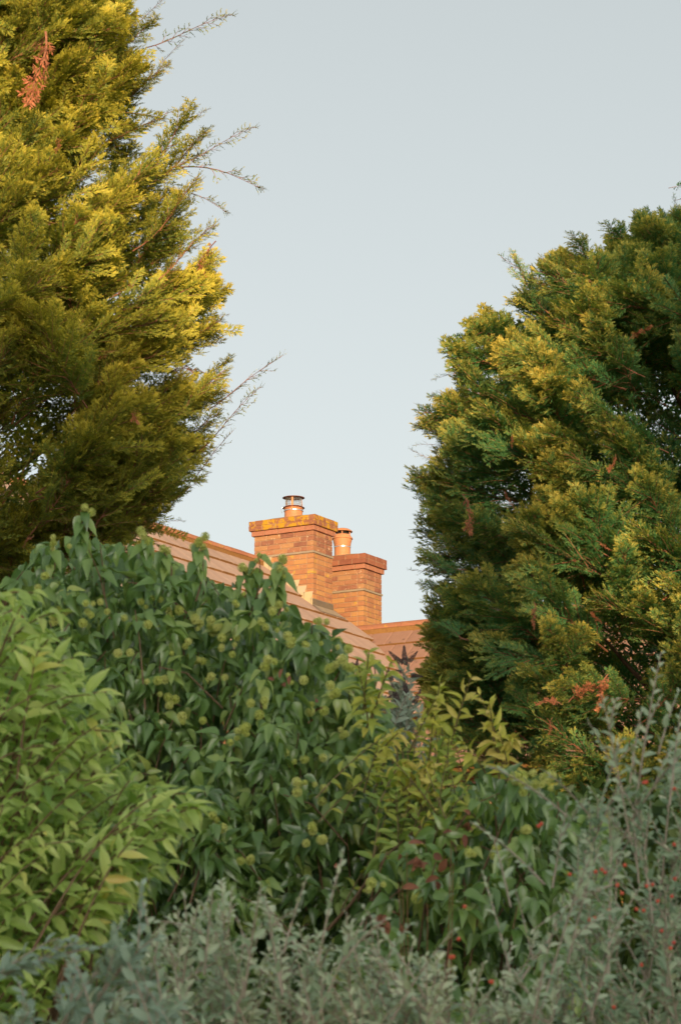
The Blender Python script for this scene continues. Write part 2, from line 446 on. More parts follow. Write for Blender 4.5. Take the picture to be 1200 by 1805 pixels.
A_, B_ = 1.0, 0.5525
def chimney(p, q, ztop, label, cap_mat, n_low):
    """near corner at (p, q); shaft top at ztop (under the band course)"""
    ch = link('chimney', None, house, Matrix.Translation(loc(p - A_ / 2, q + B_ / 2, ztop - 1.2).tolist()))
    ch['label'] = label
    p0, p1, q0, q1 = p - A_, p, q, q + B_
    z = ztop
    # shaft above the lead tray: four courses
    for k in range(4):
        z -= BH + J
        brick_course(ch, p0, p1, q0, q1, z + J * 0.5, k, M['brick'])
    zt = z - 0.036
    hbox('lead_tray', p0 - 0.012, p1 + 0.012, q0 - 0.012, q1 + 0.012, zt + 0.006, z - 0.002, M['lead'], ch)
    hbox('tray_mortar', p0 + 0.004, p1 - 0.004, q0 + 0.004, q1 - 0.004, zt - 0.002, z + 0.004, M['mortar'], ch)
    z = zt
    for k in range(n_low):
        z -= BH + J
        brick_course(ch, p0, p1, q0, q1, z + J * 0.5, k + 1, M['brick_low'])
    hbox('mortar_core', p0 + 0.007, p1 - 0.007, q0 + 0.007, q1 - 0.007, z - 1.0, ztop + 0.22, M['mortar'], ch)
    # band course and two cap courses step outwards
    s = 0.03
    brick_course(ch, p0 - s, p1 + s, q0 - s, q1 + s, ztop, 0, M['brick_band'], 0.070)
    hbox('bed_mortar', p0 - s + 0.006, p1 + s - 0.006, q0 - s + 0.006, q1 + s - 0.006, ztop + 0.002, ztop + 0.0755, M['mortar'], ch)
    s = 0.06
    for k in range(2):
        brick_course(ch, p0 - s, p1 + s, q0 - s, q1 + s, ztop + 0.0745 + k * 0.0745, k, cap_mat, 0.0715)
    hbox('bed_mortar', p0 - s + 0.004, p1 + s - 0.004, q0 - s + 0.004, q1 + s - 0.004, ztop + 0.077, ztop + 0.2195, M['mortar'], ch)
    # sloped mortar flaunching round the pot
    zt = ztop + 0.2205
    b = [(p0 - s + .03, q0 - s + .03), (p1 + s - .03, q0 - s + .03), (p1 + s - .03, q1 + s - .03), (p0 - s + .03, q1 + s - .03)]
    cx, cy = (p0 + p1) / 2, (q0 + q1) / 2
    V = [loc(x, y, zt) for x, y in b] + [loc(cx + (x - cx) * .42, cy + (y - cy) * .62, zt + 0.045) for x, y in b]
    F = [(0, 1, 5, 4), (1, 2, 6, 5), (2, 3, 7, 6), (3, 0, 4, 7), (4, 5, 6, 7)]
    link('flaunching', mesh_np('flaunching', V, F, M['flaunching']), ch)
    return ch, zt

def lathe(name, prof, mat, parent, c, seg=40, smooth=True, label=None):
    pr = np.asarray(prof, float); n = len(pr)
    a = np.arange(seg) * 2 * math.pi / seg
    V = np.stack([pr[:, 0, None] * np.cos(a), pr[:, 0, None] * np.sin(a), np.repeat(pr[:, 1, None], seg, 1)], -1).reshape(-1, 3)
    i = np.arange(n - 1)[:, None] * seg; j = np.arange(seg)[None]; j2 = (j + 1) % seg
    F = np.stack([i + j, i + j2, i + seg + j2, i + seg + j], -1).reshape(-1, 4)
    me = mesh_np(name, V, F, mat, smooth=smooth)
    o = link(name, me, parent, Matrix.Translation([float(x) for x in c]))
    if smooth:
        try: me.set_sharp_from_angle(angle=R(35))
        except Exception: pass
    return o

# front (higher) stack
ch1, zc1 = chimney(0, 0, ZTOP1, 'taller front chimney with yellow lichen cap and mesh cowl', M['brick_cap_lichen'], 16)
c1 = loc(-A_ / 2 - 0.0, B_ / 2, zc1)
pr_ = 0.132
lathe('chimney_pot', [(pr_ + .012, 0.0), (pr_ + .006, 0.06), (pr_, 0.08), (pr_, 0.185), (pr_ + .008, 0.19), (pr_ + .008, 0.215), (pr_ - .02, 0.215), (pr_ - .02, 0.0)], M['terracotta'], ch1, c1)
lathe('clamp_band', [(pr_ + .0105, 0.158), (pr_ + .0125, 0.158), (pr_ + .0125, 0.172), (pr_ + .0105, 0.172)], M['steel'], ch1, c1)
lathe('cowl_brim', [(pr_ + .004, 0.221), (0.163, 0.208), (0.165, 0.211), (pr_ + .004, 0.229), (pr_ - .01, 0.229), (pr_ - .01, 0.221), (pr_ + .004, 0.221)], M['cowl_paint'], ch1, c1)
lathe('cowl_lid', [(0.0, 0.385), (0.08, 0.381), (0.161, 0.366), (0.164, 0.361), (0.16, 0.358), (0.08, 0.366), (0.0, 0.368)], M['cowl_paint'], ch1, c1)
acc = Acc(); rm = 0.118
for k in range(28):
    a = k * 2 * math.pi / 28
    p_ = np.array([rm * math.cos(a), rm * math.sin(a), 0])
    acc.add(*tube_np([p_ + ZZ * 0.222, p_ + ZZ * 0.364], 0.0022, 3))
for k in range(6):
    aa = np.linspace(0, 2 * math.pi, 33)
    acc.add(*tube_np(np.stack([rm * np.cos(aa), rm * np.sin(aa), np.full(33, 0.235 + k * 0.0235)], -1), 0.0022, 3))
link('wire_mesh', acc.mesh('wire_mesh', M['steel']), ch1, Matrix.Translation(c1.tolist()))
for k in range(3):
    a = R(-97 + 120 * k); p_ = np.array([math.cos(a), math.sin(a), 0]); t_ = np.array([-math.sin(a), math.cos(a), 0])
    V = []
    for (r_, z_) in ((0.121, 0.16), (0.125, 0.16), (0.121, 0.362), (0.125, 0.362)):
        for s_ in (-0.015, 0.015): V.append(p_ * (r_ + (0.022 if z_ < 0.2 else 0)) + t_ * s_ + ZZ * z_)
    F = [(0, 1, 3, 2), (4, 6, 7, 5), (0, 4, 5, 1), (2, 3, 7, 6), (0, 2, 6, 4), (1, 5, 7, 3)]
    link('cowl_strap', mesh_np('cowl_strap', V, F, M['terracotta']), ch1, Matrix.Translation(c1.tolist()))
aw = np.linspace(0, 1, 9)
wp = np.stack([-pr_ - 0.028 - 0.018 * np.sin(aw * 3.1), -0.03 + 0 * aw, 0.215 - 0.09 * aw], -1)
link('tie_wire', mesh_np('tie_wire', *tube_np(wp, 0.003, 4), M['steel']), ch1, Matrix.Translation(c1.tolist()))

# rear (lower) stack
O2 = at(640.5, 1002, 37.1)
p2, q2 = pq(O2)
ch2, zc2 = chimney(p2, q2, O2[2], 'lower rear chimney with plain brick cap and hooded clay cowl', M['brick_cap'], 16)
c2 = loc(p2 - A_ / 2 - 0.02, q2 + B_ / 2, zc2)
pp = 0.122
lathe('chimney_pot', [(pp + .010, 0), (pp, 0.05), (pp, 0.205), (pp + .004, 0.21), (pp + .006, 0.245), (pp + .022, 0.31), (pp + .024, 0.335), (pp - .02, 0.335), (pp - .02, 0)], M['terracotta'], ch2, c2)
lathe('clamp_band', [(pp + .003, 0.193), (pp + .006, 0.193), (pp + .006, 0.205), (pp + .003, 0.205)], M['steel'], ch2, c2)
lathe('cowl_brim', [(pp + .018, 0.337), (0.156, 0.324), (0.158, 0.330), (0.152, 0.345), (0.128, 0.372), (0.122, 0.390), (0.10, 0.390), (0.10, 0.337), (pp + .018, 0.337)], M['terracotta'], ch2, c2)
lathe('cowl_throat_shade', [(0.092, 0.380), (0.092, 0.446)], M['hollow_shade'], ch2, c2)  # dark sleeve stands in for the shade inside the open cowl
lathe('cowl_lid', [(0.0, 0.497), (0.05, 0.493), (0.10, 0.480), (0.140, 0.457), (0.155, 0.440), (0.153, 0.436), (0.138, 0.448), (0.0, 0.452)], M['terracotta'], ch2, c2)
for k in range(5):
    a = R(-92 + 72 * k); p_ = np.array([math.cos(a), math.sin(a), 0]) * 0.117
    link('cowl_strap', mesh_np('cowl_strap', *tube_np([p_ + ZZ * 0.372, p_ + ZZ * 0.45], 0.009, 6), M['terracotta']), ch2, Matrix.Translation(c2.tolist()))

# ---- roofs
T1, T2 = R(39), R(42)
G1, G2, TW = 0.46, 0.45, 0.335
PR1 = -0.955                                       # ridge of the main roof (d1-offset); runs along d2
zr1 = ray_q(452, 990, 0.0)[2]
Q1A, Q1B = -9.0, 1.0                               # along d2: near end .. far verge
QR2 = q2 - 0.22                                    # ridge of the wing (d2-offset); runs along d1
zr2 = ray_q(660, 1110, QR2)[2]
P2A, P2B = -0.9, 6.5

def tile_mesh(name, w, l, mat):
    """interlocking tile: head at y=0, butt at y=-l; x across; z proud; slightly dished edges"""
    t = 0.030
    xs = [-w / 2, -w / 2 + 0.02, w / 2 - 0.022, w / 2]
    zs = [0.0, 0.006, 0.006, 0.0]
    V = []; 
    for y, zo in ((0.0, 0.0), (-l, 0.030)):
        for x, z in zip(xs, zs): V.append((x, y, z + zo))
    V += [(x, -l, -0.004) for x in xs]
    F = [(i, i + 1, i + 5, i + 4)[::-1] for i in range(3)] + [(4 + i, 5 + i, 9 + i, 8 + i)[::-1] for i in range(3)]
    F += [(0, 4, 8, 0), (3, 11, 7, 3)]
    tri = []
    mi = []
    for f in F:
        if f[0] == f[3]: tri.append(f[:3]); mi.append(0)
        else:
            tri += [(f[0], f[1], f[2]), (f[0], f[2], f[3])]; mi += [1 if min(f) >= 4 and max(f) > 7 else 0] * 2
    return mesh_np(name, V, tri, [mat, M['moss']], mi)

def roof(name, label, ridge0, along, down, pitch, length, rows, gauge, mat, n_indiv, zr, hidden=None):
    """tiles laid on a slope; ridge0 = (p, q) of the ridge start, along = 'p'/'q' axis sign"""
    base = loc(ridge0[0], ridge0[1], zr)
    a = along; dn = down * math.cos(pitch) - ZZ * math.sin(pitch); nr = np.cross(a, -dn)
    if nr[2] < 0: nr = -nr
    # deck under the tiles
    L = rows * gauge
    V = [base - nr * .03, base + a * length - nr * .03, base + a * length + dn * L - nr * .03, base + dn * L - nr * .03]
    V += [v - nr * 0.10 for v in V]
    F = [(0, 1, 2, 3), (7, 6, 5, 4), (0, 4, 5, 1), (1, 5, 6, 2), (2, 6, 7, 3), (3, 7, 4, 0)]
    rf = link(name, mesh_np(name, V, F, M['moss']), house); rf['label'] = label
    rot = np.stack([a, -dn, nr], -1)
    if np.linalg.det(rot) < 0: rot[:, 0] = -rot[:, 0]
    variants = [tile_mesh('roof_tile', TW - 0.005, gauge + 0.05, mat) for _ in range(2)]
    cnt = 0; rest = Acc()
    n = int(length / TW)
    tl = []
    for r_ in range(rows):
        for k in range(n + 1):
            off = (k + (0.5 if r_ % 2 else 0.0)) * TW + TW / 2
            if off + TW / 2 > length + 0.02: continue
            c = base + a * off + dn * (r_ * gauge) + nr * 0.004
            if hidden and hidden(c + dn * gauge * 0.5): continue
            dx = abs((c[0] / c[1]) * FPX); vis = (dx < 640)
            tl.append((0 if vis else 1, r_, k, c))
    tl.sort(key=lambda t: (t[0], t[1], t[2]))
    for (_, r_, k, c) in tl:
        j = Matrix.Rotation(random.uniform(-.006, .006), 4, 'X') @ Matrix.Rotation(random.uniform(-.006, .006), 4, 'Z')
        mw = mat4(rot, 1, c) @ j
        if cnt < n_indiv:
            link('roof_tile', variants[cnt % 2], rf, mw); cnt += 1
        else:
            me_ = variants[0]
            V_ = np.array([mw @ v.co for v in me_.vertices]); F_ = np.array([p.vertices[:] for p in me_.polygons])
            rest.add(V_, F_, [p.material_index for p in me_.polygons])
    if rest.n:
        o = link('tiling', rest.mesh('tiling', [mat, M['moss']]), rf); o['kind'] = 'stuff'
    return rf

hid1 = lambda c: False
rf1 = roof('main_roof', 'pinkish tan tiled main roof slope', (PR1, Q1A), d2, d1, T1, Q1B - Q1A, 9, G1, M['tile'], 230, zr1)
rf1b = roof('rear_roof', 'far slope of the main roof', (PR1, Q1A), d2, -d1, T1, Q1B - Q1A, 8, G1, M['tile'], 0, zr1)
rf2 = roof('wing_roof', 'tiled roof of the lower wing, coloured darker for the sun angle', (P2A, QR2), d1, -d2, T2, P2B - P2A, 8, G2, M['tile_wing_shaded'], 110, zr2)
rf2b = roof('wing_rear_roof', 'far slope of the lower wing', (P2A + 1.2, QR2), d1, d2, T2, P2B - P2A - 1.2, 8, G2, M['tile_wing_shaded'], 0, zr2)

def ridge_tiles(parent, start, along, length, z, n_mat, r0=0.135, seglen=0.45):
    seg = 9; a = np.linspace(0.12, math.pi - 0.12, seg)
    V = []; 
    for (y, rr_) in ((0, r0), (seglen - 0.006, r0 * 0.985), (0, r0 - 0.02), (seglen - .006, r0 - 0.022)):
        V += [(rr_ * math.cos(t), y, rr_ * math.sin(t) * 0.80) for t in a]
    F = []
    for i in range(seg - 1):
        F += [(i, i + 1, seg + i + 1, seg + i), (i + 1, i, 2 * seg + i, 2 * seg + i + 1), (seg + i, seg + i + 1, 3 * seg + i + 1, 3 * seg + i)]
    me_ = mesh_np('ridge_tile', V, F, n_mat, smooth=False)
    side = np.cross(along, ZZ)
    rot = np.stack([side, along, ZZ], -1)
    for k in range(int(length / seglen)):
        c = start + along * k * seglen + ZZ * z
        mw = mat4(rot, 1, c) @ Matrix.Rotation(random.uniform(-.012, .012), 4, 'Z') @ Matrix.Rotation(random.uniform(-.008, .008), 4, 'X')
        link('ridge_tile', me_, parent, mw)
    # mortar bedding under the ridge tiles
    w = r0 * 0.93
    V = []
    for s_ in (0, length):
        for x, zz in ((-w, -0.075), (-w, 0.018), (0, 0.07), (w, 0.018), (w, -0.075)): V.append(start + along * s_ + side * x + ZZ * (z + zz))
    F = [(i, i + 1, 6 + i, 5 + i) for i in range(4)]
    link('ridge_mortar', mesh_np('ridge_mortar', V, F, M['moss']), parent)

ridge_tiles(rf1, loc(PR1, -8.99, 0), d2, 9.0, zr1 - 0.03, M['ridge'])
ridge_tiles(rf2, loc(P2A - 0.0, QR2, 0), d1, P2B - P2A, zr2 - 0.03, M['ridge'])

# stepped lead flashing on the stack's left face, apron below its right face
def z1(p): return zr1 - math.tan(T1) * (p - PR1)
stp = 0.118
acc_i = 0
ps = PR1 + 0.10
while ps < -0.02:
    pe = min(ps + stp, 0.0)
    zb0, zb1 = z1(ps) + 0.0, z1(pe) + 0.0
    ztp = z1(ps) + 0.125
    V = []
    for qq in (-0.0065, -0.0025):
        V += [loc(ps - 0.012, qq, zb0 - .03), loc(pe, qq, zb1 - .03), loc(pe, qq, zb1 + 0.075), loc(pe + 0.045 if pe < -0.05 else 0.0, qq, ztp), loc(ps - .012, qq, ztp)]
    F = [(0, 1, 2, 3), (0, 3, 4, 0), (5, 8, 7, 6), (5, 9, 8, 5), (0, 5, 6, 1), (1, 6, 7, 2), (2, 7, 8, 3), (3, 8, 9, 4), (4, 9, 5, 0)]
    T_ = []
    for f in F:
        T_.append(f[:3])
        if f[3] != f[0]: T_.append((f[0], f[2], f[3]))
    link('step_flashing', mesh_np('step_flashing', V, T_, M['lead_sunlit']), ch1)
    ps += stp
zc_ = z1(0)
V = [loc(.004, -.02, zc_ + .14), loc(.004, B_ + .02, zc_ + .14), loc(.004, B_ + .02, zc_ + .05), loc(.004, -.02, zc_ + .05),
     loc(.17, B_ + .10, z1(.17) + .065), loc(.17, -.06, z1(.17) + .065)]
V += [v + np.array([0, 0, -0.004]) + d1 * .004 * 0 for v in map(np.array, V)]
F = [(0, 1, 2, 3), (3, 2, 4, 5), (6, 9, 8, 7), (9, 11, 10, 8)]
link('lead_apron', mesh_np('lead_apron', V, F, M['lead']), ch1)

# walls down to the ground (behind the planting)
def wall_prism(name, pts, z_of, lab=None):
    n = len(pts); V = [loc(p, q, 0) for p, q in pts] + [loc(p, q, z_of(p, q)) for p, q in pts]
    F = [(i, (i + 1) % n, n + (i + 1) % n, n + i) for i in range(n)]
    Fq = np.array(F)
    o = link(name, mesh_np(name, V, Fq, M['wall_brick']), house)
    return o
e1 = 8 * G1 * math.cos(T1) - 0.3
zE1 = lambda p, q: zr1 - abs(p - PR1) * math.tan(T1) - 0.20
wall_prism('wall', [(PR1 - e1, Q1A + .2), (PR1, Q1A + .2), (PR1 + e1, Q1A + .2), (PR1 + e1, Q1B - .06), (PR1, Q1B - .06), (PR1 - e1, Q1B - .06)], zE1)
e2 = 7 * G2 * math.cos(T2) - 0.3
zE2 = lambda p, q: zr2 - abs(q - QR2) * math.tan(T2) - 0.20
wall_prism('wall', [(P2B - .1, QR2 - e2), (P2B - .1, QR2), (P2B - .1, QR2 + e2), (0.4, QR2 + e2), (0.4, QR2), (0.4, QR2 - e2)], zE2)

# ------------------------------------------------------------------ cypress boughs
def kites(B, D, L, W, N):
    """flat leaf kites -> V, F"""
    X = unit(np.cross(D, N)); n = len(B)
    V = np.stack([B, B + D * (L * .4)[:, None] + X * W[:, None], B + D * L[:, None], B + D * (L * .4)[:, None] - X * W[:, None]], 1).reshape(-1, 3)
    i = np.arange(n)[:, None] * 4
    return V, np.concatenate([i + [0, 1, 2], i + [0, 2, 3]])

def make_bough(seed, L=0.7, nsec=36, ntert=17, nq=7, curve=0.15, spread=0.30, q_len=0.031, q_w=0.0038, dead=False, sparse=0.0):
    r = np.random.default_rng(seed)
    acc = Acc()
    t = np.linspace(0, 1, 9)
    def axis(s):
        return np.stack([0.03 * np.sin(s * 3 + seed), s * L, curve * L * (s ** 2) + 0.02 * np.sin(s * 5 + seed)], -1)
    acc.add(*tube_np(axis(t), 0.0055 * (1 - 0.8 * t), 3), m=1)
    B_all, D_all, L_all, W_all, N_all, T_all = [], [], [], [], [], []
    for k in range(nsec):
        s = 0.10 + 0.90 * (k + r.random() * .6) / nsec
        if r.random() < sparse: continue
        b = axis(np.array([s]))[0]; ta = unit(axis(np.array([min(s + .02, 1.02)]))[0] - b)
        phi = (0 if k % 2 else math.pi) + r.normal(0, 0.75)
        side = np.array([math.cos(phi), 0, math.sin(phi)])
        fwd = 0.9 + 0.5 * s
        ds = unit(ta * fwd + side * (0.95 - 0.4 * s) + r.normal(0, .1, 3))
        ls = spread * (0.30 + 0.70 * math.sin(math.pi * min(1, 0.22 + 0.72 * s)) ** 1.0) * r.uniform(.7, 1.2) * (1.0 if s < .8 else 1.0 - 1.6 * (s - .8))
        ls = max(ls, 0.05)
        droop = r.uniform(-0.25, 0.15)
        u = np.linspace(0, 1, 5)
        sp = b + ds * (u * ls)[:, None] + ZZ * (droop * ls * u ** 2)[:, None]
        if q_w < .008: acc.add(*tube_np(sp, 0.0028 * (1 - .8 * u), 3), m=1)
        nrm = unit(np.cross(ds, unit(np.cross(np.array([0, 0, 1.0]), ds) + r.normal(0, .35, 3))))
        nt = max(4, int(ntert * ls / 0.22))
        for j in range(nt):
            v = (j + .5 + r.uniform(-.3, .3)) / nt
            tb = b + ds * (v * ls) + ZZ * (droop * ls * v ** 2)
            sg = 1 if j % 2 else -1
            sd_ = np.cross(ds, nrm) * sg
            td = unit(ds * 1.0 + sd_ * 0.72 + nrm * r.normal(0, .25) + r.normal(0, .08, 3))
            tl = (0.035 + 0.045 * (1 - v)) * r.uniform(.7, 1.25) * (L / .7) ** .5
            B_all.append(tb); D_all.append(td); L_all.append(tl); W_all.append(q_w * .9); N_all.append(nrm)
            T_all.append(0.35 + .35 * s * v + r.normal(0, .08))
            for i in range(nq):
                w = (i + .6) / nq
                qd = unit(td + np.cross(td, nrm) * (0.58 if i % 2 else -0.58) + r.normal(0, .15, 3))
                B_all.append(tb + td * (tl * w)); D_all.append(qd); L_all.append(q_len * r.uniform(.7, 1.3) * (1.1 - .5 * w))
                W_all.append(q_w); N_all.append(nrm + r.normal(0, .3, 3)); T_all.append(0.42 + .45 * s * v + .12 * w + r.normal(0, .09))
    V, F = kites(np.array(B_all), np.array(D_all), np.array(L_all), np.array(W_all), unit(np.array(N_all)))
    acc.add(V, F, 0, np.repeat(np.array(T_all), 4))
    return acc

BOUGH = [make_bough(s, curve=c, spread=sp) for s, c, sp in ((1, .10, .30), (2, .22, .26), (3, -.05, .32), (4, .16, .24), (5, .02, .28))]
WHIP = [make_bough(11, L=.7, nsec=15, ntert=9, nq=3, spread=.12, curve=.12, q_len=.018), make_bough(12, L=.7, nsec=12, ntert=8, nq=3, spread=.10, curve=-.12, q_len=.018)]
PLUME = [make_bough(s, L=.7, nsec=30, ntert=16, nq=6, spread=.15, curve=c, q_len=.029, q_w=.0036) for s, c in ((41, .14), (42, .05))]
LOWB = [make_bough(s, nsec=18, ntert=8, nq=3, curve=.1, spread=.3, q_len=.036, q_w=.009) for s in (21, 22, 23)]
DEADB = [make_bough(s, L=.3, nsec=14, ntert=8, nq=4, curve=-.1, spread=.045) for s in (31, 32)]

def orient(tip_dir, roll):
    y = unit(tip_dir); ref = ZZ if abs(y[2]) < .9 else RT
    x = unit(np.cross(y, ref)); z = np.cross(x, y)
    c, s = math.cos(roll), math.sin(roll)
    return np.stack([x * c + z * s, y, z * c - x * s], -1)

def cypress(name, label, base, ztop, radius, mat, n_vis, n_rest, view, seed, spikes=(), deads=(), gap=None, tiltup=0.55, zlo=0.5, twist=0.0, plumes=(), yp=15.0):
    """radius(z, az) -> crown radius; view(pt) -> True when inside the frame and facing us"""
    r = np.random.default_rng(seed)
    tr = empty(name, base, label, 'tree', 'cypress trees framing the chimneys')
    H = ztop
    t = np.linspace(0, 1, 12)
    tp = np.stack([base[0] + .06 * np.sin(t * 5), base[1] + .05 * np.cos(t * 4), t * H * .97], -1)
    link('trunk', mesh_np('trunk', *tube_np(tp, 0.20 * (1 - t) ** .8 + .012, 9), M['bark'], smooth=True), tr)
    for k in range(34):
        z0 = zlo + (H * .9 - zlo) * (k + r.random()) / 34
        az = r.random() * 6.283
        rr = radius(min(z0 + .4, H), az) * .6
        o = np.array([math.cos(az), math.sin(az), 0])
        u = np.linspace(0, 1, 6)
        lp = np.array([base[0], base[1], z0]) + o * (u * rr)[:, None] + ZZ * (.55 * rr * u ** 1.5)[:, None]
        link('limb', mesh_np('limb', *tube_np(lp, .035 * (1 - u) + .006, 5), M['bark'], smooth=True), tr)
    crown = link('crown', None, tr, Matrix.Translation([float(base[0]), float(base[1]), float(H * .6)]))
    meshes = [b.mesh('bough', [mat, M['twig_red']]) for b in BOUGH]
    whips = [b.mesh('bough', [mat, M['twig_red']]) for b in WHIP]
    dms = [b.mesh('dead_spray', [M['cypress_dead'], M['twig_red']]) for b in DEADB]
    n = 0; tries = 0
    for (bx, by, tx, ty, Yd, kk) in spikes:
        a, b = at(bx, by, Yd), at(tx, ty, Yd - .1)
        L = np.linalg.norm(b - a)
        link('bough', whips[kk % 2], crown, mat4(orient(b - a, r.uniform(-.4, .4)), L / .7, a)); n += 1
    pls = [b.mesh('bough', [mat, M['twig_red']]) for b in PLUME]
    for k, (bx, by, tx, ty) in enumerate(plumes):
        a, b = at(bx, by, yp + r.normal(0, .2)), at(tx, ty, yp - .1)
        L = np.linalg.norm(b - a) * 1.25
        link('bough', pls[k % 2], crown, mat4(orient(b - a, r.uniform(-.5, .5)), L / .7, b - (b - a) * 1.25)); n += 1
    while n < n_vis and tries < 40000:
        tries += 1
        z = zlo + (H - zlo) * r.random(); az = r.uniform(math.pi * .93, math.pi * 2.07)
        lay = r.random()
        R_ = radius(z, az)
        if R_ < .05: continue
        lump = 1 + .11 * bumps(np.array(az * 2.1 * R_), np.array(z * 2.0), seed)
        f = (1.0 if lay < .68 else .72)
        o = np.array([math.cos(az), math.sin(az), 0]); tg = np.array([-math.sin(az), math.cos(az), 0])
        tip = np.array([base[0], base[1], z]) + o * (R_ * lump * f)
        dr = unit(o * 1.0 + ZZ * (tiltup + r.normal(0, .22)) + tg * (r.normal(0, .55) + twist))
        sc = r.uniform(.75, 1.15) * min(1, max(.3, R_ / .9))
        b = tip - dr * .7 * sc * .92
        if not view(tip, b): continue
        if gap is not None and (gap(tip) or gap((tip + b) / 2) or gap(b)): continue
        link('bough', meshes[r.integers(5)], crown, mat4(orient(dr, r.uniform(-.7, .7)), sc, b)); n += 1
    for (bx, by, tx, ty, Yd) in deads:
        a, b = at(bx, by, Yd), at(tx, ty, Yd - .03)
        L = np.linalg.norm(b - a)
        o = link('dead_spray', dms[r.integers(2)], crown, mat4(orient(b - a, r.uniform(-.6, .6)), L / .3, a))
        o['label'] = 'withered rust orange spray of needles'
    acc = Acc()
    m = 0
    while m < n_rest:
        z = zlo + (H - zlo) * r.random(); az = r.random() * 6.283
        R_ = radius(z, az)
        o = np.array([math.cos(az), math.sin(az), 0]); tg = np.array([-math.sin(az), math.cos(az), 0])
        inner = view(np.array([base[0], base[1], z]) + o * R_, None)
        f = r.uniform(.38, .74) if inner else r.uniform(.6, 1.0)
        tip = np.array([base[0], base[1], z]) + o * R_ * f
        dr = unit(o + ZZ * (.45 + r.normal(0, .25)) + tg * r.normal(0, .5))
        if gap is not None and (gap(tip) or gap(tip - dr * .3) or gap(tip - dr * .6)): m += 1; continue
        sc = r.uniform(.85, 1.25) * min(1, max(.35, R_))
        V, F, Mi, T = LOWB[r.integers(3)].arrays()
        acc.add((V * sc) @ orient(dr, r.uniform(-.8, .8)).T + tip - dr * .6 * sc, F, Mi, T)
        m += 1
    o = link('inner_foliage', acc.mesh('inner_foliage', [mat, M['twig_red']]), crown); o['kind'] = 'stuff'
    return tr

def to_px(w):
    r = np.asarray(w) - EYE; f = r @ FW
    return 600 + FPX * (r @ RT) / f, 902.5 - FPX * (r @ UP) / f

# left tree
LB = np.array([-2.45, 15.2, 0.0])
edgeL = np.array([(-420, 10), (-300, 80), (-200, 115), (-60, 155), (0, 175), (100, 215), (190, 250), (260, 200), (320, 223), (380, 288), (450, 320), (560, 356), (680, 370), (760, 380), (830, 337), (900, 257), (960, 162), (1030, 52), (1150, -68), (1500, -128)], float)
zL = np.array([at(-140, y, 15.2)[2] for y in edgeL[:, 0]])
xL = np.array([(at(x, y, 15.2)[0] - LB[0]) for y, x in edgeL])
zE = np.array([at(x, y, 15.2)[2] for y, x in edgeL])[::-1]; rE = xL[::-1]
zTopL = 11.6
zE = np.append(zE, [10.9, zTopL]); rE = np.append(rE, [.45, .02])
def radL(z, az): return float(np.interp(z, zE, rE)) * (1 + .06 * math.sin(3 * az + z * 2.0))
def viewL(tip, b):
    x, y = to_px(tip)
    return -140 < x < 460 and -140 < y < 1130 and tip[1] < LB[1] + .35
def gapL(t):
    x, y = to_px(t)
    return (x - 215) ** 2 / 95 ** 2 + (y - 298 + (x - 215) * .45) ** 2 / 26 ** 2 < 1
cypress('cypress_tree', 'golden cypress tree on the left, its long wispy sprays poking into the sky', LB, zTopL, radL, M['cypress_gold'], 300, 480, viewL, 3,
        spikes=[(255, 75, 410, 42, 15.1, 0), (235, 40, 300, 0, 15.0, 0), (300, 290, 472, 312, 15.0, 1), (320, 280, 452, 238, 15.0, 0), (300, 230, 370, 200, 15.1, 0), (290, 330, 412, 362, 15.1, 1),
                (280, 110, 330, 75, 15.2, 0), (270, 210, 345, 180, 15.1, 1), (340, 540, 392, 500, 15.1, 0), (345, 580, 400, 545, 15.1, 1),
                (360, 720, 505, 645, 15.1, 0), (345, 790, 468, 697, 15.1, 0), (330, 850, 420, 770, 15.1, 0), (260, 930, 325, 908, 15.1, 1), (310, 370, 365, 320, 15.1, 0), (320, 440, 385, 405, 15, 0),
                (300, 880, 372, 842, 15.1, 0), (350, 650, 420, 700, 15.1, 1)],
        deads=[(80, 52, 78, 170, 14.0), (380, 425, 342, 475, 14.9), (128, 420, 85, 460, 14.1), (100, 240, 104, 268, 14.0), (215, 690, 250, 735, 14.2), (300, 655, 340, 645, 14.5), (60, 945, 40, 958, 14.2),
               (140, 640, 90, 655, 13.9), (200, 620, 165, 628, 14)],
        gap=gapL, zlo=3.4, twist=.35, tiltup=.75, yp=15.0,
        plumes=[(230, 330, 345, 215), (215, 370, 330, 290), (260, 420, 365, 335), (300, 470, 380, 405), (300, 560, 385, 520), (310, 620, 395, 570), (300, 740, 400, 680), (290, 800, 390, 740), (250, 860, 360, 830),
                (220, 170, 300, 120), (190, 90, 270, 50), (200, 240, 290, 215), (330, 690, 410, 650), (200, 900, 290, 880), (250, 330, 375, 265), (280, 520, 375, 470), (180, 30, 240, -20), (100, 330, 160, 270), (60, 250, 130, 190), (20, 830, 120, 760), (60, 860, 170, 790), (-20, 770, 80, 700), (40, 790, 150, 730), (120, 840, 220, 780)])

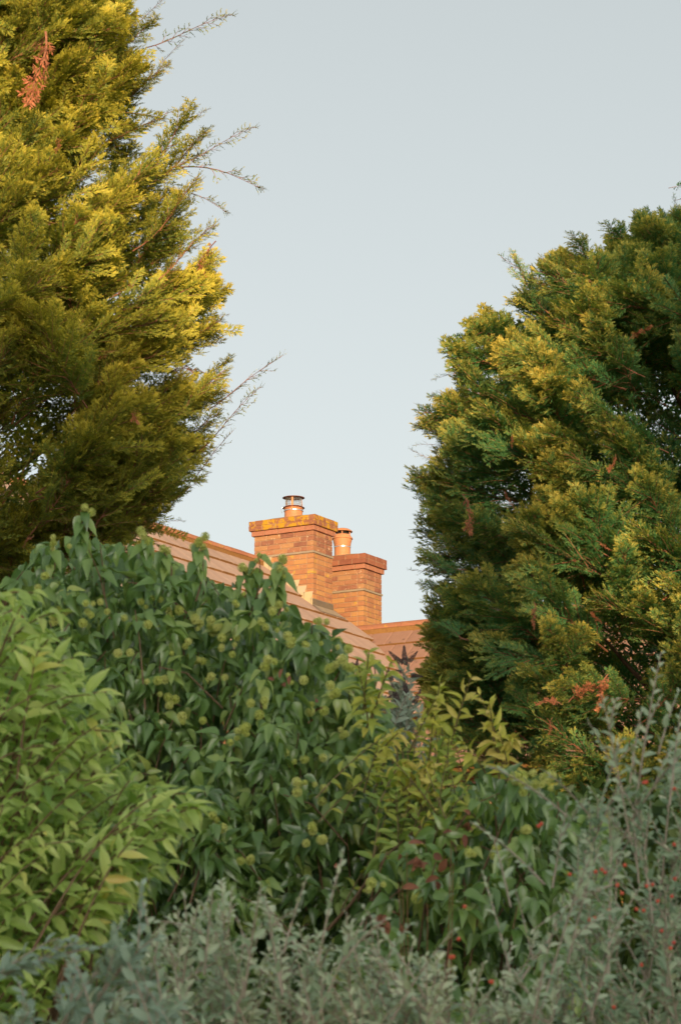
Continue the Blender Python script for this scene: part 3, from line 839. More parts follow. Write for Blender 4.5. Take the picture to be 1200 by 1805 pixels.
# right tree
RB = np.array([2.45, 16.4, 0.0])
edgeR = np.array([(1235, 322), (1205, 372), (1165, 412), (1110, 440), (1000, 490), (950, 540), (850, 600), (805, 650), (775, 720), (765, 790), (772, 860), (780, 950), (782, 1050), (780, 1150), (785, 1230), (800, 1310), (850, 1380), (920, 1500), (920, 1900)], float)
zR = np.array([at(x, y, 16.4)[2] for x, y in edgeR])[::-1]
rR = np.array([RB[0] - at(x, y, 16.4)[0] for x, y in edgeR])[::-1]
zTopR = float(zR[-1]) + .05
zR = np.append(zR, [zTopR]); rR = np.append(rR, [.02])
def radR(z, az): return max(float(np.interp(z, zR, rR)) * (1 + .02 * math.sin(3 * az + z * 2.3 + 1)), .02)
def viewR(tip, b):
    x, y = to_px(tip)
    return 640 < x < 1320 and 250 < y < 1480 and tip[1] < RB[1] + .35
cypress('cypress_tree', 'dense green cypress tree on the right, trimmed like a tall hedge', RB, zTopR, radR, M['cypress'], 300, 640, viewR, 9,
        spikes=[(985, 520, 880, 462, 16, 0), (960, 580, 895, 560, 16, 1), (1180, 420, 1120, 400, 16, 0), (1160, 440, 1095, 430, 16, 1), (1205, 400, 1185, 345, 16, 0), (850, 660, 762, 655, 16, 1),
                (800, 720, 745, 730, 16.1, 0), (790, 790, 730, 775, 16.1, 1), (800, 830, 722, 802, 16.1, 0), (810, 1010, 725, 1015, 16.1, 0), (830, 620, 800, 605, 16, 0), (830, 700, 765, 682, 16, 1), (920, 600, 850, 600, 16, 0)],
        deads=[(940, 1062, 946, 1102, 14.6), (1110, 600, 1140, 575, 14.9), (1000, 1235, 1060, 1205, 14.9), (1075, 1190, 1050, 1240, 14.9), (990, 1240, 950, 1235, 14.9), (975, 1265, 965, 1290, 14.8),
               (1050, 955, 1075, 965, 14.7), (900, 765, 905, 785, 14.9), (905, 900, 895, 870, 14.9), (1085, 800, 1080, 830, 14.8), (1190, 1030, 1170, 1050, 14.8), (1060, 1100, 1045, 1080, 14.7), (815, 870, 840, 930, 15)],
        zlo=1.2, tiltup=.42, twist=-.15, yp=15.9,
        plumes=[(960, 540, 890, 465), (930, 600, 860, 575), (870, 650, 790, 640), (840, 720, 760, 700), (820, 790, 745, 770), (810, 860, 735, 850), (800, 950, 740, 930), (1060, 500, 1000, 450), (1120, 470, 1080, 425), (1180, 430, 1130, 400),
                (810, 1050, 745, 1040), (1000, 520, 960, 470), (1040, 480, 1010, 440), (1190, 420, 1165, 370), (900, 620, 830, 610), (830, 760, 750, 735), (805, 1000, 740, 985), (815, 1120, 752, 1100), (930, 1000, 800, 955), (900, 1050, 775, 1015), (960, 960, 830, 915), (920, 1030, 840, 985), (890, 1100, 790, 1060), (960, 1010, 880, 960), (870, 1010, 760, 965), (1240, 790, 1150, 720), (1250, 740, 1170, 680), (1220, 820, 1130, 770), (1180, 760, 1090, 710), (1160, 700, 1090, 640), (1230, 690, 1160, 630)])

# ------------------------------------------------------------------ leaf templates (stalk at the origin, tip at +y, unit length)
def leaf_tpl(profile, fold=.12, bend=.25, twist=0.0):
    """profile: [(t, halfwidth)] -> V, F; midrib sunk, blade bending down"""
    V, F = [], []
    n = len(profile)
    for i, (t, w) in enumerate(profile):
        zc = -bend * t * t
        for sx in (-1, 0, 1):
            V.append((sx * w, t, zc + (fold * w * 2 if sx else 0) + twist * sx * w * t))
    for i in range(n - 1):
        a = i * 3
        for k in (0, 1):
            F += [(a + k, a + k + 1, a + k + 4), (a + k, a + k + 4, a + k + 3)]
    return np.array(V, float), np.array(F)
IVY = [leaf_tpl([(0, .02), (.10, .17), (.24, .25), (.45, .215), (.70, .125), (.88, .05), (1, .004)], f, b, t) for f, b, t in ((.35, .25, .1), (.25, .4, -.25), (.45, .1, .25), (.3, .55, 0))]
LANC = [leaf_tpl([(0, .015), (.10, .06), (.28, .15), (.50, .175), (.72, .125), (.90, .04), (1, .004)], f, b, t) for f, b, t in ((.3, .35, .1), (.4, .6, -.2), (.25, .2, .25))]
OVAL = [leaf_tpl([(0, .02), (.2, .17), (.5, .24), (.8, .15), (1, .01)], f, b) for f, b in ((.2, .2), (.3, .4))]
SMALL = [leaf_tpl([(0, .02), (.35, .22), (.7, .19), (1, .01)], f, b) for f, b in ((.2, .15), (.35, .3))]

class Leaves:
    """gathers leaves of one plant; the ones that show largest become parts, the rest one stuff mesh"""
    def __init__(self): self.D, self.N, self.P, self.S, self.T = [], [], [], [], []
    def add(self, D, N, P, S, T):
        self.D.append(np.atleast_2d(D)); self.N.append(np.atleast_2d(N)); self.P.append(np.atleast_2d(P)); self.S.append(np.atleast_1d(S)); self.T.append(np.atleast_1d(T))
    def build(self, tpls, mat, parent, n_parts=300, part='leaf', rest='foliage', nv=5):
        D, N, P, S, T = (np.concatenate(x) for x in (self.D, self.N, self.P, self.S, self.T))
        Rm = frames(D, N)
        rel = P - EYE; f = rel @ FW
        x = 600 + FPX * (rel @ RT) / f; y = 902.5 - FPX * (rel @ UP) / f
        inn = (x > 5) & (x < 1195) & (y > 5) & (y < 1795)
        face = np.abs(np.einsum('ni,ni->n', Rm[:, :, 2], unit(EYE - P)))
        front = -(P[:, 1] - np.median(P[:, 1])) * 1.2
        score = np.where(inn, S / S.mean() * (.4 + face) + front, -99)
        order = np.argsort(-score); sel = order[:n_parts]; sel = sel[score[sel] > -50]
        ms = [[mesh_np(part, V, F, mat, tint=np.full(len(V), (k + .5) / nv), smooth=True) for k in range(nv)] for V, F in tpls]
        for q, i in enumerate(sel):
            k = int(np.clip(T[i], 0, .999) * nv)
            link(part, ms[q % len(tpls)][k], parent, mat4(Rm[i], S[i], P[i]))
        keep = np.ones(len(P), bool); keep[sel] = False
        idx = np.nonzero(keep)[0]; acc = Acc()
        for j, (V, F) in enumerate(tpls):
            ii = idx[j::len(tpls)]
            if len(ii) == 0: continue
            W, FF = scatter(V, F, Rm[ii], S[ii], P[ii])
            acc.add(W, FF, 0, np.repeat(T[ii], len(V)))
        if acc.n:
            o = link(rest, acc.mesh(rest, [mat], smooth=True), parent); o['kind'] = 'stuff'

# ivy flower heads: globes of small buds on stalks
def globe_mesh(name, mat, tint):
    acc = Acc(); n = 34
    for k in range(n):
        zz = 1 - 2 * (k + .5) / n; a = k * 2.39996; rr = math.sqrt(1 - zz * zz)
        d = np.array([rr * math.cos(a), rr * math.sin(a), zz])
        c = d * .019; s = .0042
        X = unit(np.cross(d, [.3, .5, .8])); Y = np.cross(d, X)
        V = [c + d * s, c - d * s, c + X * s, c - X * s, c + Y * s, c - Y * s]
        F = [(0, 2, 4), (0, 4, 3), (0, 3, 5), (0, 5, 2), (1, 4, 2), (1, 3, 4), (1, 5, 3), (1, 2, 5)]
        acc.add(V, F, 0, tint + .2 * random.random())
        acc.add(*tube_np([d * 0, c], .0009, 3), 0, tint)
    for k in range(1):
        V = np.array([(0, 0, 1), (0, 0, -1), (1, 0, 0), (-1, 0, 0), (0, 1, 0), (0, -1, 0)]) * .0165
        acc.add(V, [(0, 2, 4), (0, 4, 3), (0, 3, 5), (0, 5, 2), (1, 4, 2), (1, 3, 4), (1, 5, 3), (1, 2, 5)], 0, tint)
    return acc.mesh(name, [mat])
GLOBES = [globe_mesh('flower_head', M['umbel'], t) for t in (.0, .3, .65)]

def ivy_plant(name, label, poly, n, Yf, Yb, seed, clusters, spriglist=(), n_parts=300, low=None, n_low=0):
    ax = np.asarray(poly, float)
    c = at(ax[:, 0].mean(), 902, (Yf + Yb) / 2); c[2] = 0
    root = empty(name, c, label, 'ivy', 'ivy covering the hedge')
    lv = Leaves(); stems = Acc()
    def put(p, Yl, deep, size):
        m = len(p)
        frac = np.clip((p[:, 1] - ax[:, 1].min()) / 500, 0, 1)
        front = Yb + (Yf - Yb) * frac + .34 * bumps(p[:, 0] / 38, p[:, 1] / 38, seed)
        W = at(p[:, 0], p[:, 1], front + deep)
        D = unit(np.stack([rng.normal(0, .38, m), -.22 + rng.normal(0, .38, m), -.85 + rng.normal(0, .40, m)], -1))
        N = unit(np.stack([rng.normal(0, .85, m), -1 + rng.normal(0, .35, m), .55 + rng.normal(0, .35, m)], -1))
        T = np.clip(.36 + rng.normal(0, .2, m), 0, .97)
        lv.add(D, N, W, size * rng.uniform(.5, 1.25, m), T)
    p = sample_poly(poly, n)
    ns = n // 11
    cc = sample_poly(poly, ns)
    frc = np.clip((cc[:, 1] - ax[:, 1].min()) / 500, 0, 1)
    cen = at(cc[:, 0], cc[:, 1], Yb + (Yf - Yb) * frc + .34 * bumps(cc[:, 0] / 38, cc[:, 1] / 38, seed) - .06 + rng.random(ns) * .22)
    for c_ in cen:
        a_ = unit(np.array([rng.normal(0, .45), -.75 + rng.normal(0, .3), .55 + rng.normal(0, .3)]))
        e1_ = unit(np.cross(a_, [.2, .3, 1.0])); e2_ = np.cross(a_, e1_); k_ = int(rng.integers(6, 11))
        ph = np.arange(k_) * 2.4 + rng.random() * 6
        e = np.cos(ph)[:, None] * e1_ + np.sin(ph)[:, None] * e2_
        D_ = unit(e * .85 + a_ * .1 - ZZ * rng.uniform(.4, .95) + rng.normal(0, .15, (k_, 3)))
        N_ = unit(a_ * .8 + e * .45 + ZZ * .15 + rng.normal(0, .25, (k_, 3)))
        lv.add(D_, N_, c_ + e * .012 - a_ * rng.uniform(0, .09, (k_, 1)), rng.uniform(.045, .092, k_), np.clip(.5 + rng.normal(0, .22) + rng.normal(0, .12, k_), 0, .97))
        if rng.random() < .35: stems.add(*tube_np([c_ - a_ * .25 - ZZ * .1, c_ - a_ * .1, c_ + a_ * .02], [.004, .003, .002], 4))
    p = p[: int(n * .55)]
    put(p, 0, .1 + rng.random(len(p)) ** 1.1 * .85, .080)
    pb = sample_poly(poly, n // 3); put(pb, 0, .7 + rng.random(n // 3) * .5, .12)
    pb = sample_poly([(x + (12 if x < 400 else -12), y + 60) for x, y in poly], n // 5); put(pb, 0, 1.1 + rng.random(n // 5) * .5, .19)
    if low is not None:
        pl = sample_poly(low, n_low); put(pl, 0, rng.random(n_low) * .9, .10)
    # upright flowering sprigs that break the outline
    for (bx, by, tx, ty, Y, nl) in spriglist:
        a, b = at(bx, by, Y), at(tx, ty, Y)
        u = np.linspace(0, 1, 6); L = np.linalg.norm(b - a)
        cp = a + (b - a) * u[:, None] + RT * (.02 * np.sin(u * 3))[:, None]
        stems.add(*tube_np(cp, .004 - .002 * u, 4))
        s = np.linspace(.25, .97, nl)
        Pn = a + (b - a) * s[:, None]
        az = np.arange(nl) * 2.4 + rng.random() * 6
        D = unit(np.stack([np.cos(az) * .6, np.sin(az) * .45 - .2, -.75 + rng.normal(0, .25, nl)], -1))
        lv.add(D, unit(np.stack([np.cos(az) * .4, -.8 + 0 * az, .6 + 0 * az], -1)), Pn, rng.uniform(.06, .10, nl), rng.uniform(.25, .85, nl))
        clusters = list(clusters) + [(tx, ty, Y - .01, -3)]
    r = np.random.default_rng(seed + 5)
    for _ in range(36):
        q = p[r.integers(len(p))]
        fr = min(max((q[1] - ax[:, 1].min()) / 500, 0), 1)
        b = at(q[0], q[1], Yb + (Yf - Yb) * fr + .25)
        a = b + np.array([r.normal(0, .15), .25, -r.uniform(.4, .9)])
        u = np.linspace(0, 1, 6)
        stems.add(*tube_np(a + (b - a) * u[:, None] + (np.sin(u * 6) * .02)[:, None] * RT, .008 - .005 * u, 5))
    t_ = np.linspace(0, 1, 8)
    for k in range(4):
        tx = c[0] + (k - 1.5) * .3
        stems.add(*tube_np(np.stack([tx + .1 * np.sin(t_ * 4 + k), c[1] + .5 + 0 * t_, t_ * (2.6 if n > 3000 else 1.5)], -1), .03 - .018 * t_, 6))
    link('stems', stems.mesh('stems', [M['stem_brown']], True), root)['kind'] = 'stuff'
    lv.build(IVY, M['ivy'], root, n_parts)
    for (x, y, Y, k) in clusters:
        if Y is None:
            fr = min(max((y - ax[:, 1].min()) / 500, 0), 1)
            Y = Yb + (Yf - Yb) * fr + .34 * float(bumps(np.array(x / 38), np.array(y / 38), seed)) - .13
        ctr = at(x, y, Y)
        tight = k < 0; k = abs(k)
        for j in range(k):
            off = r.normal(0, 1, 3) * (np.array([.010, .010, .012]) if tight else np.array([.026, .02, .016])) * (k > 1)
            link('flower_head', GLOBES[r.integers(3)], root, mat4(np.eye(3), r.uniform(.4, .9), ctr + off))
    return root

cl = [(150, 905, 3), (95, 965, 3), (85, 1015, 3), (175, 1070, 4), (110, 1075, 3), (150, 1090, 3), (100, 1085, 4), (210, 1095, 4), (255, 1110, 3), (310, 1080, 4), (270, 1060, 4), (345, 1090, 4), (365, 1105, 3), (395, 1135, 6),
      (405, 1165, 5), (345, 1165, 4), (325, 1140, 3), (275, 1210, 5), (310, 1240, 5), (340, 1265, 3), (425, 1295, 6), (480, 1250, 5), (455, 1245, 4), (520, 1200, 3), (510, 1330, 4), (545, 1335, 4), (515, 1385, 4), (395, 1455, 6),
      (360, 1475, 3), (425, 1520, 3), (565, 1470, 5), (550, 1250, 4), (590, 1180, 4), (640, 1180, 3), (470, 1090, 4), (440, 1080, 4), (420, 1060, 3), (505, 1120, 3), (540, 1130, 4), (555, 1090, 3), (390, 1100, 4), (215, 1150, 2), (235, 1300, 3),
      (600, 1290, 4), (640, 1330, 3), (620, 1380, 4), (560, 1395, 3), (480, 1170, 3), (600, 1150, 3), (655, 1260, 3), (585, 1215, 4), (490, 1065, 3), (350, 960, 3), (380, 1195, 3)]
ivy_plant('ivy', 'large mound of dark green ivy with yellowish flower heads below the chimneys',
          [(30, 1000), (75, 965), (150, 935), (190, 960), (245, 955), (300, 985), (350, 1000), (400, 1030), (465, 1040), (500, 1060), (540, 1100), (585, 1110), (600, 1165), (640, 1200), (680, 1250), (720, 1300), (760, 1400), (770, 1560), (700, 1720), (600, 1800), (200, 1800), (100, 1500), (60, 1200)],
          6200, 8.7, 9.6, 4, [(x, y, None, k) for q_, (x, y, k) in enumerate(cl) if q_ % 7],
          [(140, 985, 148, 900, 9.4, 10), (345, 1060, 352, 955, 9.5, 12), (452, 1080, 498, 988, 9.4, 11), (440, 1085, 455, 978, 9.5, 9), (490, 1085, 494, 1010, 9.4, 6), (85, 1040, 90, 960, 9.4, 8), (250, 1010, 262, 945, 9.5, 8), (420, 1080, 428, 1005, 9.5, 8), (590, 1200, 600, 1130, 9.4, 8), (650, 1240, 655, 1165, 9.4, 6), (300, 1030, 285, 970, 9.5, 8)],
          low=[(150, 1800), (720, 1800), (760, 2450), (100, 2450)], n_low=700)
cl2 = [(930, 1380, 6), (955, 1375, 5), (925, 1480, 6), (830, 1505, 2), (975, 1540, 2), (655, 1565, 3), (745, 1585, 2), (890, 1510, 3), (975, 1370, 4)]
ivy_plant('ivy', 'smaller patch of glossy green ivy low down in front of the right cypress',
          [(790, 1400), (860, 1360), (930, 1370), (1000, 1400), (1060, 1450), (1080, 1600), (1000, 1750), (850, 1800), (650, 1800), (600, 1650), (680, 1500)],
          1500, 7.6, 8.2, 14, [(x, y, None, k) for x, y, k in cl2], [(905, 1440, 915, 1370, 7.9, 8), (880, 1520, 925, 1470, 7.8, 8)], n_parts=200,
          low=[(600, 1800), (1100, 1800), (1100, 2500), (600, 2500)], n_low=400)

# ------------------------------------------------------------------ shoots with leaves
def shoot(lv, stems, a, b, sag, npairs, size, mode, tint, start=.3, thick=.004, drp=.25, mat=0, spread=.85):
    """a curved stem from a to b; leaves along it (mode 'pair' or 'alt')"""
    L = np.linalg.norm(b - a); u = np.linspace(0, 1, 7)
    def curve(s):
        s = np.asarray(s)[..., None]
        return a + (b - a) * s + ZZ * (sag * L * 4 * s * (1 - s))
    stems.add(*tube_np(curve(u), thick * (1 - .75 * u) + .0008, 4), mat)
    s = np.linspace(start, .985, npairs)
    Pn = curve(s); Tn = unit(curve(np.minimum(s + .01, 1.0)) - curve(s - .02))
    ref = unit(np.cross(Tn, ZZ + rng.normal(0, .15, 3))); ref2 = np.cross(ref, Tn)
    ang0 = rng.random() * 3
    for sgn in ((1, -1) if mode == 'pair' else (1,)):
        if mode == 'pair': ang = ang0 + np.arange(npairs) * 1.35 + rng.normal(0, .3, npairs)
        else: ang = np.arange(npairs) * math.pi + rng.normal(0, .55, npairs) + ang0 * .2
        side = (ref * np.cos(ang)[:, None] + ref2 * np.sin(ang)[:, None] * (.8 if mode == 'pair' else .6)) * sgn
        D = unit(Tn * (.55 + .5 * s[:, None]) + side * spread - ZZ * drp + rng.normal(0, .12, (npairs, 3)))
        N = unit(ZZ * .8 + np.array([0, -.7, 0]) + side * .25 + rng.normal(0, .35, (npairs, 3)))
        sz = size * (1.08 - .55 * s ** 3) * rng.uniform(.75, 1.15, npairs)
        T = np.clip(tint + .18 * s + rng.normal(0, .13, npairs), 0, .99)
        lv.add(D, N, Pn, sz, T)

# light green shrub at the left
polyS = [(-60, 1040), (0, 1015), (50, 1040), (95, 1075), (125, 1150), (170, 1205), (190, 1290), (230, 1340), (300, 1370), (335, 1415), (280, 1470), (290, 1520), (230, 1590), (190, 1640), (140, 1690), (90, 1740), (-60, 1760)]
root = empty('shrub', (-.75, 6.9, 0), 'light green shrub with long drooping pointed leaves at the left edge', 'shrub')
lv, stems = Leaves(), Acc()
pts = sample_poly(polyS, 330)
for (x, y) in pts:
    Y = rng.uniform(6.3, 7.4)
    b = at(x, y, Y)
    a = b + np.array([-rng.uniform(.05, .42), rng.uniform(.0, .35), -rng.uniform(.12, .40)])
    shoot(lv, stems, a, b, .12, int(rng.integers(6, 10)), rng.uniform(.048, .092), 'pair', .05 + .5 * rng.random() ** 1.3, .25, .0035, rng.uniform(.1, .5))
for (x, y) in [(125, 1210), (205, 1290), (330, 1400), (345, 1425), (60, 1045), (100, 1080), (190, 1220), (290, 1480), (295, 1525), (225, 1595), (350, 1425), (215, 1275), (130, 1160)]:
    b = at(x, y, rng.uniform(6.4, 6.8)); a = b + np.array([-rng.uniform(.2, .35), .1, -rng.uniform(.12, .2)])
    shoot(lv, stems, a, b, .15, 8, .10, 'pair', .35, .2, .0045, .3)
for k in range(26):                                    # lower body of the shrub, below the frame
    b = np.array([rng.uniform(-1.6, -.45), rng.uniform(6.4, 7.6), rng.uniform(.6, 1.75)])
    a = np.array([-.85 + rng.normal(0, .12), 7.0, .0])
    shoot(lv, stems, a, b, .06, 12, .10, 'pair', .25, .3, .008, .3)
for k in range(9):
    b = at(rng.uniform(-20, 190), rng.uniform(1150, 1650), 7.0); a = np.array([-.85 + rng.normal(0, .1), 7.1, 0])
    u = np.linspace(0, 1, 7); stems.add(*tube_np(a + (b - a) * u[:, None] + np.array([-.12, 0, 0]) * (u * (1 - u) * 4)[:, None], .011 - .006 * u, 5))
link('stems', stems.mesh('stems', [M['stem_brown']], True), root)['kind'] = 'stuff'
lv.build(LANC, M['shrub_leaf'], root)

# yellowing shrub in the middle
root = empty('shrub', at(760, 902, 8.8) * np.array([1, 1, 0]), 'shrub turning yellow in the gap beside the ivy mound', 'shrub')
lv, stems = Leaves(), Acc()
polyY = [(625, 1190), (650, 1180), (690, 1260), (735, 1270), (770, 1250), (800, 1300), (790, 1360), (830, 1400), (840, 1470), (760, 1500), (690, 1470), (660, 1400), (655, 1300)]
for (x, y) in sample_poly(polyY, 60):
    b = at(x, y, rng.uniform(8.2, 8.8)); a = b + np.array([rng.normal(0, .12), rng.uniform(0, .15), -rng.uniform(.14, .34)])
    shoot(lv, stems, a, b, .05, int(rng.integers(5, 9)), rng.uniform(.042, .068), 'pair', .05 + .55 * rng.random(), .2, .003, .25)
for (bx, by, tx, ty, tn) in [(905, 1380, 845, 1225, .6), (880, 1370, 862, 1240, .62), (895, 1330, 905, 1300, .6), (860, 1370, 815, 1310, .45), (790, 1330, 830, 1195, .55), (760, 1310, 775, 1205, .45), (720, 1330, 770, 1230, .5),
                          (640, 1260, 650, 1150, .3), (655, 1270, 690, 1165, .3), (650, 1280, 632, 1175, .35), (700, 1450, 770, 1390, .7), (690, 1420, 760, 1350, .7), (660, 1340, 705, 1290, .6), (800, 1400, 740, 1340, .6), (690, 1370, 715, 1345, .65),
                          (905, 1400, 880, 1290, .55), (640, 1300, 670, 1230, .5)]:
    a, b = at(bx, by, 8.5), at(tx, ty, 8.35)
    shoot(lv, stems, a, b, .04, 8, .066, 'pair', tn + .12, .2, .0035, .3)
a, b = at(915, 1420, 8.5), at(868, 1300, 8.42)
stems.add(*tube_np([a, (a + b) / 2, b], [.009, .007, .005], 5))
for k in range(10):
    b = at(rng.uniform(660, 850), rng.uniform(1300, 1450), 8.7); a = at(770 + rng.normal(0, 20), 902, 8.8); a[2] = 0
    u = np.linspace(0, 1, 6); stems.add(*tube_np(a + (b - a) * u[:, None], .010 - .006 * u, 5))
for k in range(30):
    b = at(rng.uniform(650, 880), rng.uniform(1480, 2100), rng.uniform(8.3, 9.0)); a = b + np.array([rng.normal(0, .1), .1, -.3])
    shoot(lv, stems, a, b, .05, 6, .06, 'pair', .35, .2, .004, .2)
link('stems', stems.mesh('stems', [M['stem_green']], True), root)['kind'] = 'stuff'
lv.build(LANC, M['yellow_leaf'], root)

# buddleia with dried flower spires, in front of the wing roof
root = empty('buddleia', at(705, 902, 12.0) * np.array([1, 1, 0]), 'greyish buddleia bush with dark dried flower spires against the roof', 'shrub')
lv, stems = Leaves(), Acc()
def spire(L, seed):
    acc = Acc(); r = np.random.default_rng(seed)
    n = 90
    for k in range(n):
        s = (k + .5) / n; a = k * 2.4; rr = .020 * (1 - s) ** .7 + .003
        c = np.array([math.cos(a) * rr, s * L, math.sin(a) * rr]); q = .0075 * (1 - .5 * s) * r.uniform(.7, 1.3)
        V = c + np.array([(1, 0, 0), (-1, 0, 0), (0, 1.4, 0), (0, -1, 0), (0, 0, 1), (0, 0, -1)]) * q
        acc.add(V, [(2, 4, 0), (2, 0, 5), (2, 5, 1), (2, 1, 4), (3, 0, 4), (3, 5, 0), (3, 1, 5), (3, 4, 1)])
    acc.add(*tube_np([(0, 0, 0), (0, L, 0)], [.004, .001], 4))
    return acc.mesh('seed_head', [M['seed_head']])
SP = [spire(.15, 1), spire(.15, 2)]
spl = [(713, 1172, 712, 1138, 1.1), (706, 1168, 685, 1148, .9), (722, 1166, 736, 1148, .8), (690, 1200, 684, 1178, .7), (708, 1185, 697, 1181, .6), (640, 1185, 620, 1168, .8), (628, 1185, 630, 1160, .8), (660, 1235, 640, 1205, .8), (668, 1250, 690, 1225, .8),
       (725, 1190, 745, 1193, .7), (650, 1255, 634, 1230, .8), (700, 1235, 690, 1205, .7), (716, 1225, 712, 1195, .9), (640, 1230, 655, 1205, .7), (730, 1240, 742, 1215, .7)]
for k, (bx, by, tx, ty, s) in enumerate(spl):
    a, b = at(bx, by, 12.0), at(tx, ty, 11.97)
    L = np.linalg.norm(b - a)
    link('seed_head', SP[k % 2], root, mat4(orient(b - a, 0), L / .15, a))
    root_p = at(690 + (bx - 690) * .5, 1330, 12.05)
    shoot(lv, stems, root_p, a, .02, 9, .07, 'pair', .4, .15, .004, .1)
for (x, y) in sample_poly([(640, 1240), (700, 1190), (735, 1200), (760, 1280), (770, 1360), (640, 1350)], 40):
    b = at(x, y, 12 + rng.normal(0, .12)); shoot(lv, stems, b + np.array([rng.normal(0, .06), .05, -.25]), b, .02, 7, .065, 'pair', .35, .2, .003, .1)
for k in range(7):
    a = at(700 + rng.normal(0, 12), 902, 12.05); a[2] = 0; b = at(rng.uniform(650, 760), 1320, 12.05)
    u = np.linspace(0, 1, 6); stems.add(*tube_np(a + (b - a) * u[:, None], .012 - .008 * u, 5))
link('stems', stems.mesh('stems', [M['twig_grey']], True), root)['kind'] = 'stuff'
lv.build(LANC, M['budd_leaf'], root, 120)

# grey-green cotoneaster in front
BERRY = None
def berry_mesh():
    bm = bmesh.new(); bmesh.ops.create_icosphere(bm, subdivisions=1, radius=.0052)
    me_ = bpy.data.meshes.new('berry'); bm.to_mesh(me_); bm.free(); me_.materials.append(M['berry'])
    for p in me_.polygons: p.use_smooth = True
    return me_
BERRY = berry_mesh()
def cotoneaster(label, poly, n, Y0, Y1, base_px, explicit=(), berries=(), lowpoly=None, n_low=0, leaf=.031, lean=0.0, mat='coton_leaf', name='cotoneaster', tint=.4):
    c = at(base_px, 902, (Y0 + Y1) / 2); c[2] = 0
    root = empty(name, c, label, 'shrub', 'grey-leaved shrubs in front')
    lv, stems = Leaves(), Acc()
    def branch(a, b, sag, dens=1.0, tn=None, side=1.0, th=.0030):
        L = np.linalg.norm(b - a)
        tn = tint + .25 * rng.normal(0, .6) if tn is None else tn
        shoot(lv, stems, a, b, sag, max(5, int(L / .0145 * dens)), leaf, 'alt', tn, .12, th, .05, spread=.8)
        for k in range(int(L / .085 * side)):
            s = rng.uniform(.15, .85); p = a + (b - a) * s + ZZ * (sag * L * 4 * s * (1 - s))
            dirn = unit((b - a) / L + rng.normal(0, .55, 3) + ZZ * .25)
            q = p + dirn * rng.uniform(.06, .18) * (1.1 - .5 * s)
            shoot(lv, stems, p, q, .05, int(rng.integers(6, 12)), leaf * rng.uniform(.75, 1), 'alt', tn + .1, .15, .0017, .05, spread=.8)
    for (x, y) in sample_poly(poly, n):
        b = at(x, y, rng.uniform(Y0, Y1))
        a = b + np.array([rng.normal(lean, .16), rng.uniform(-.02, .2), -rng.uniform(.18, .45)])
        branch(a, b, rng.uniform(.0, .10))
    for (bx, by, tx, ty, Yb_, Yt_) in explicit:
        branch(at(bx, by, Yb_), at(tx, ty, Yt_), .05, .75, .45, .3, .0021)
    if lowpoly is not None:
        for (x, y) in sample_poly(lowpoly, n_low):
            b = at(x, y, rng.uniform(Y0, Y1)); a = np.array([c[0] + (b[0] - c[0]) * .6, c[1] + .2, max(.0, b[2] - rng.uniform(.4, .7))])
            branch(a, b, .03, .7)
    for k in range(14):
        x, y = sample_poly(poly, 1)[0]; b = at(x, y + 250, Y1); a = np.array([c[0] + rng.normal(0, .15), c[1] + .1, 0])
        u = np.linspace(0, 1, 7); stems.add(*tube_np(a + (b - a) * u[:, None] + ZZ * (.12 * 4 * u * (1 - u))[:, None], .009 - .006 * u, 5))
    link('stems', stems.mesh('stems', [M['twig_grey']], True), root)['kind'] = 'stuff'
    lv.build(SMALL, M[mat], root)
    for (x, y) in berries:
        p = at(x, y, Y0 - .02)
        for _ in range(1 + int(rng.random() < .2)):
            link('berry', BERRY, root, Matrix.Translation((p + rng.normal(0, .007, 3)).tolist()))
    return root

cotoneaster('silvery grey-leaved cotoneaster with arching twigs along the bottom of the hedge',
            [(220, 1680), (290, 1640), (360, 1580), (420, 1545), (520, 1560), (620, 1600), (690, 1660), (770, 1680), (880, 1690), (960, 1720), (960, 1850), (120, 1850), (150, 1760)], 135, 5.6, 6.3, 500,
            explicit=[(560, 1700, 606, 1500, 5.6, 5.6), (360, 1720, 375, 1570, 5.7, 5.6), (690, 1800, 800, 1640, 5.5, 5.4), (760, 1780, 640, 1600, 5.7, 5.7), (430, 1760, 460, 1560, 5.6, 5.5), (290, 1800, 245, 1560, 5.4, 5.4),
                      (600, 1700, 680, 1620, 5.6, 5.6), (500, 1680, 540, 1550, 5.6, 5.6)],
            berries=[(795, 1685), (820, 1595), (868, 1725), (815, 1668)], lowpoly=[(100, 1800), (980, 1800), (980, 2600), (100, 2600)], n_low=60)
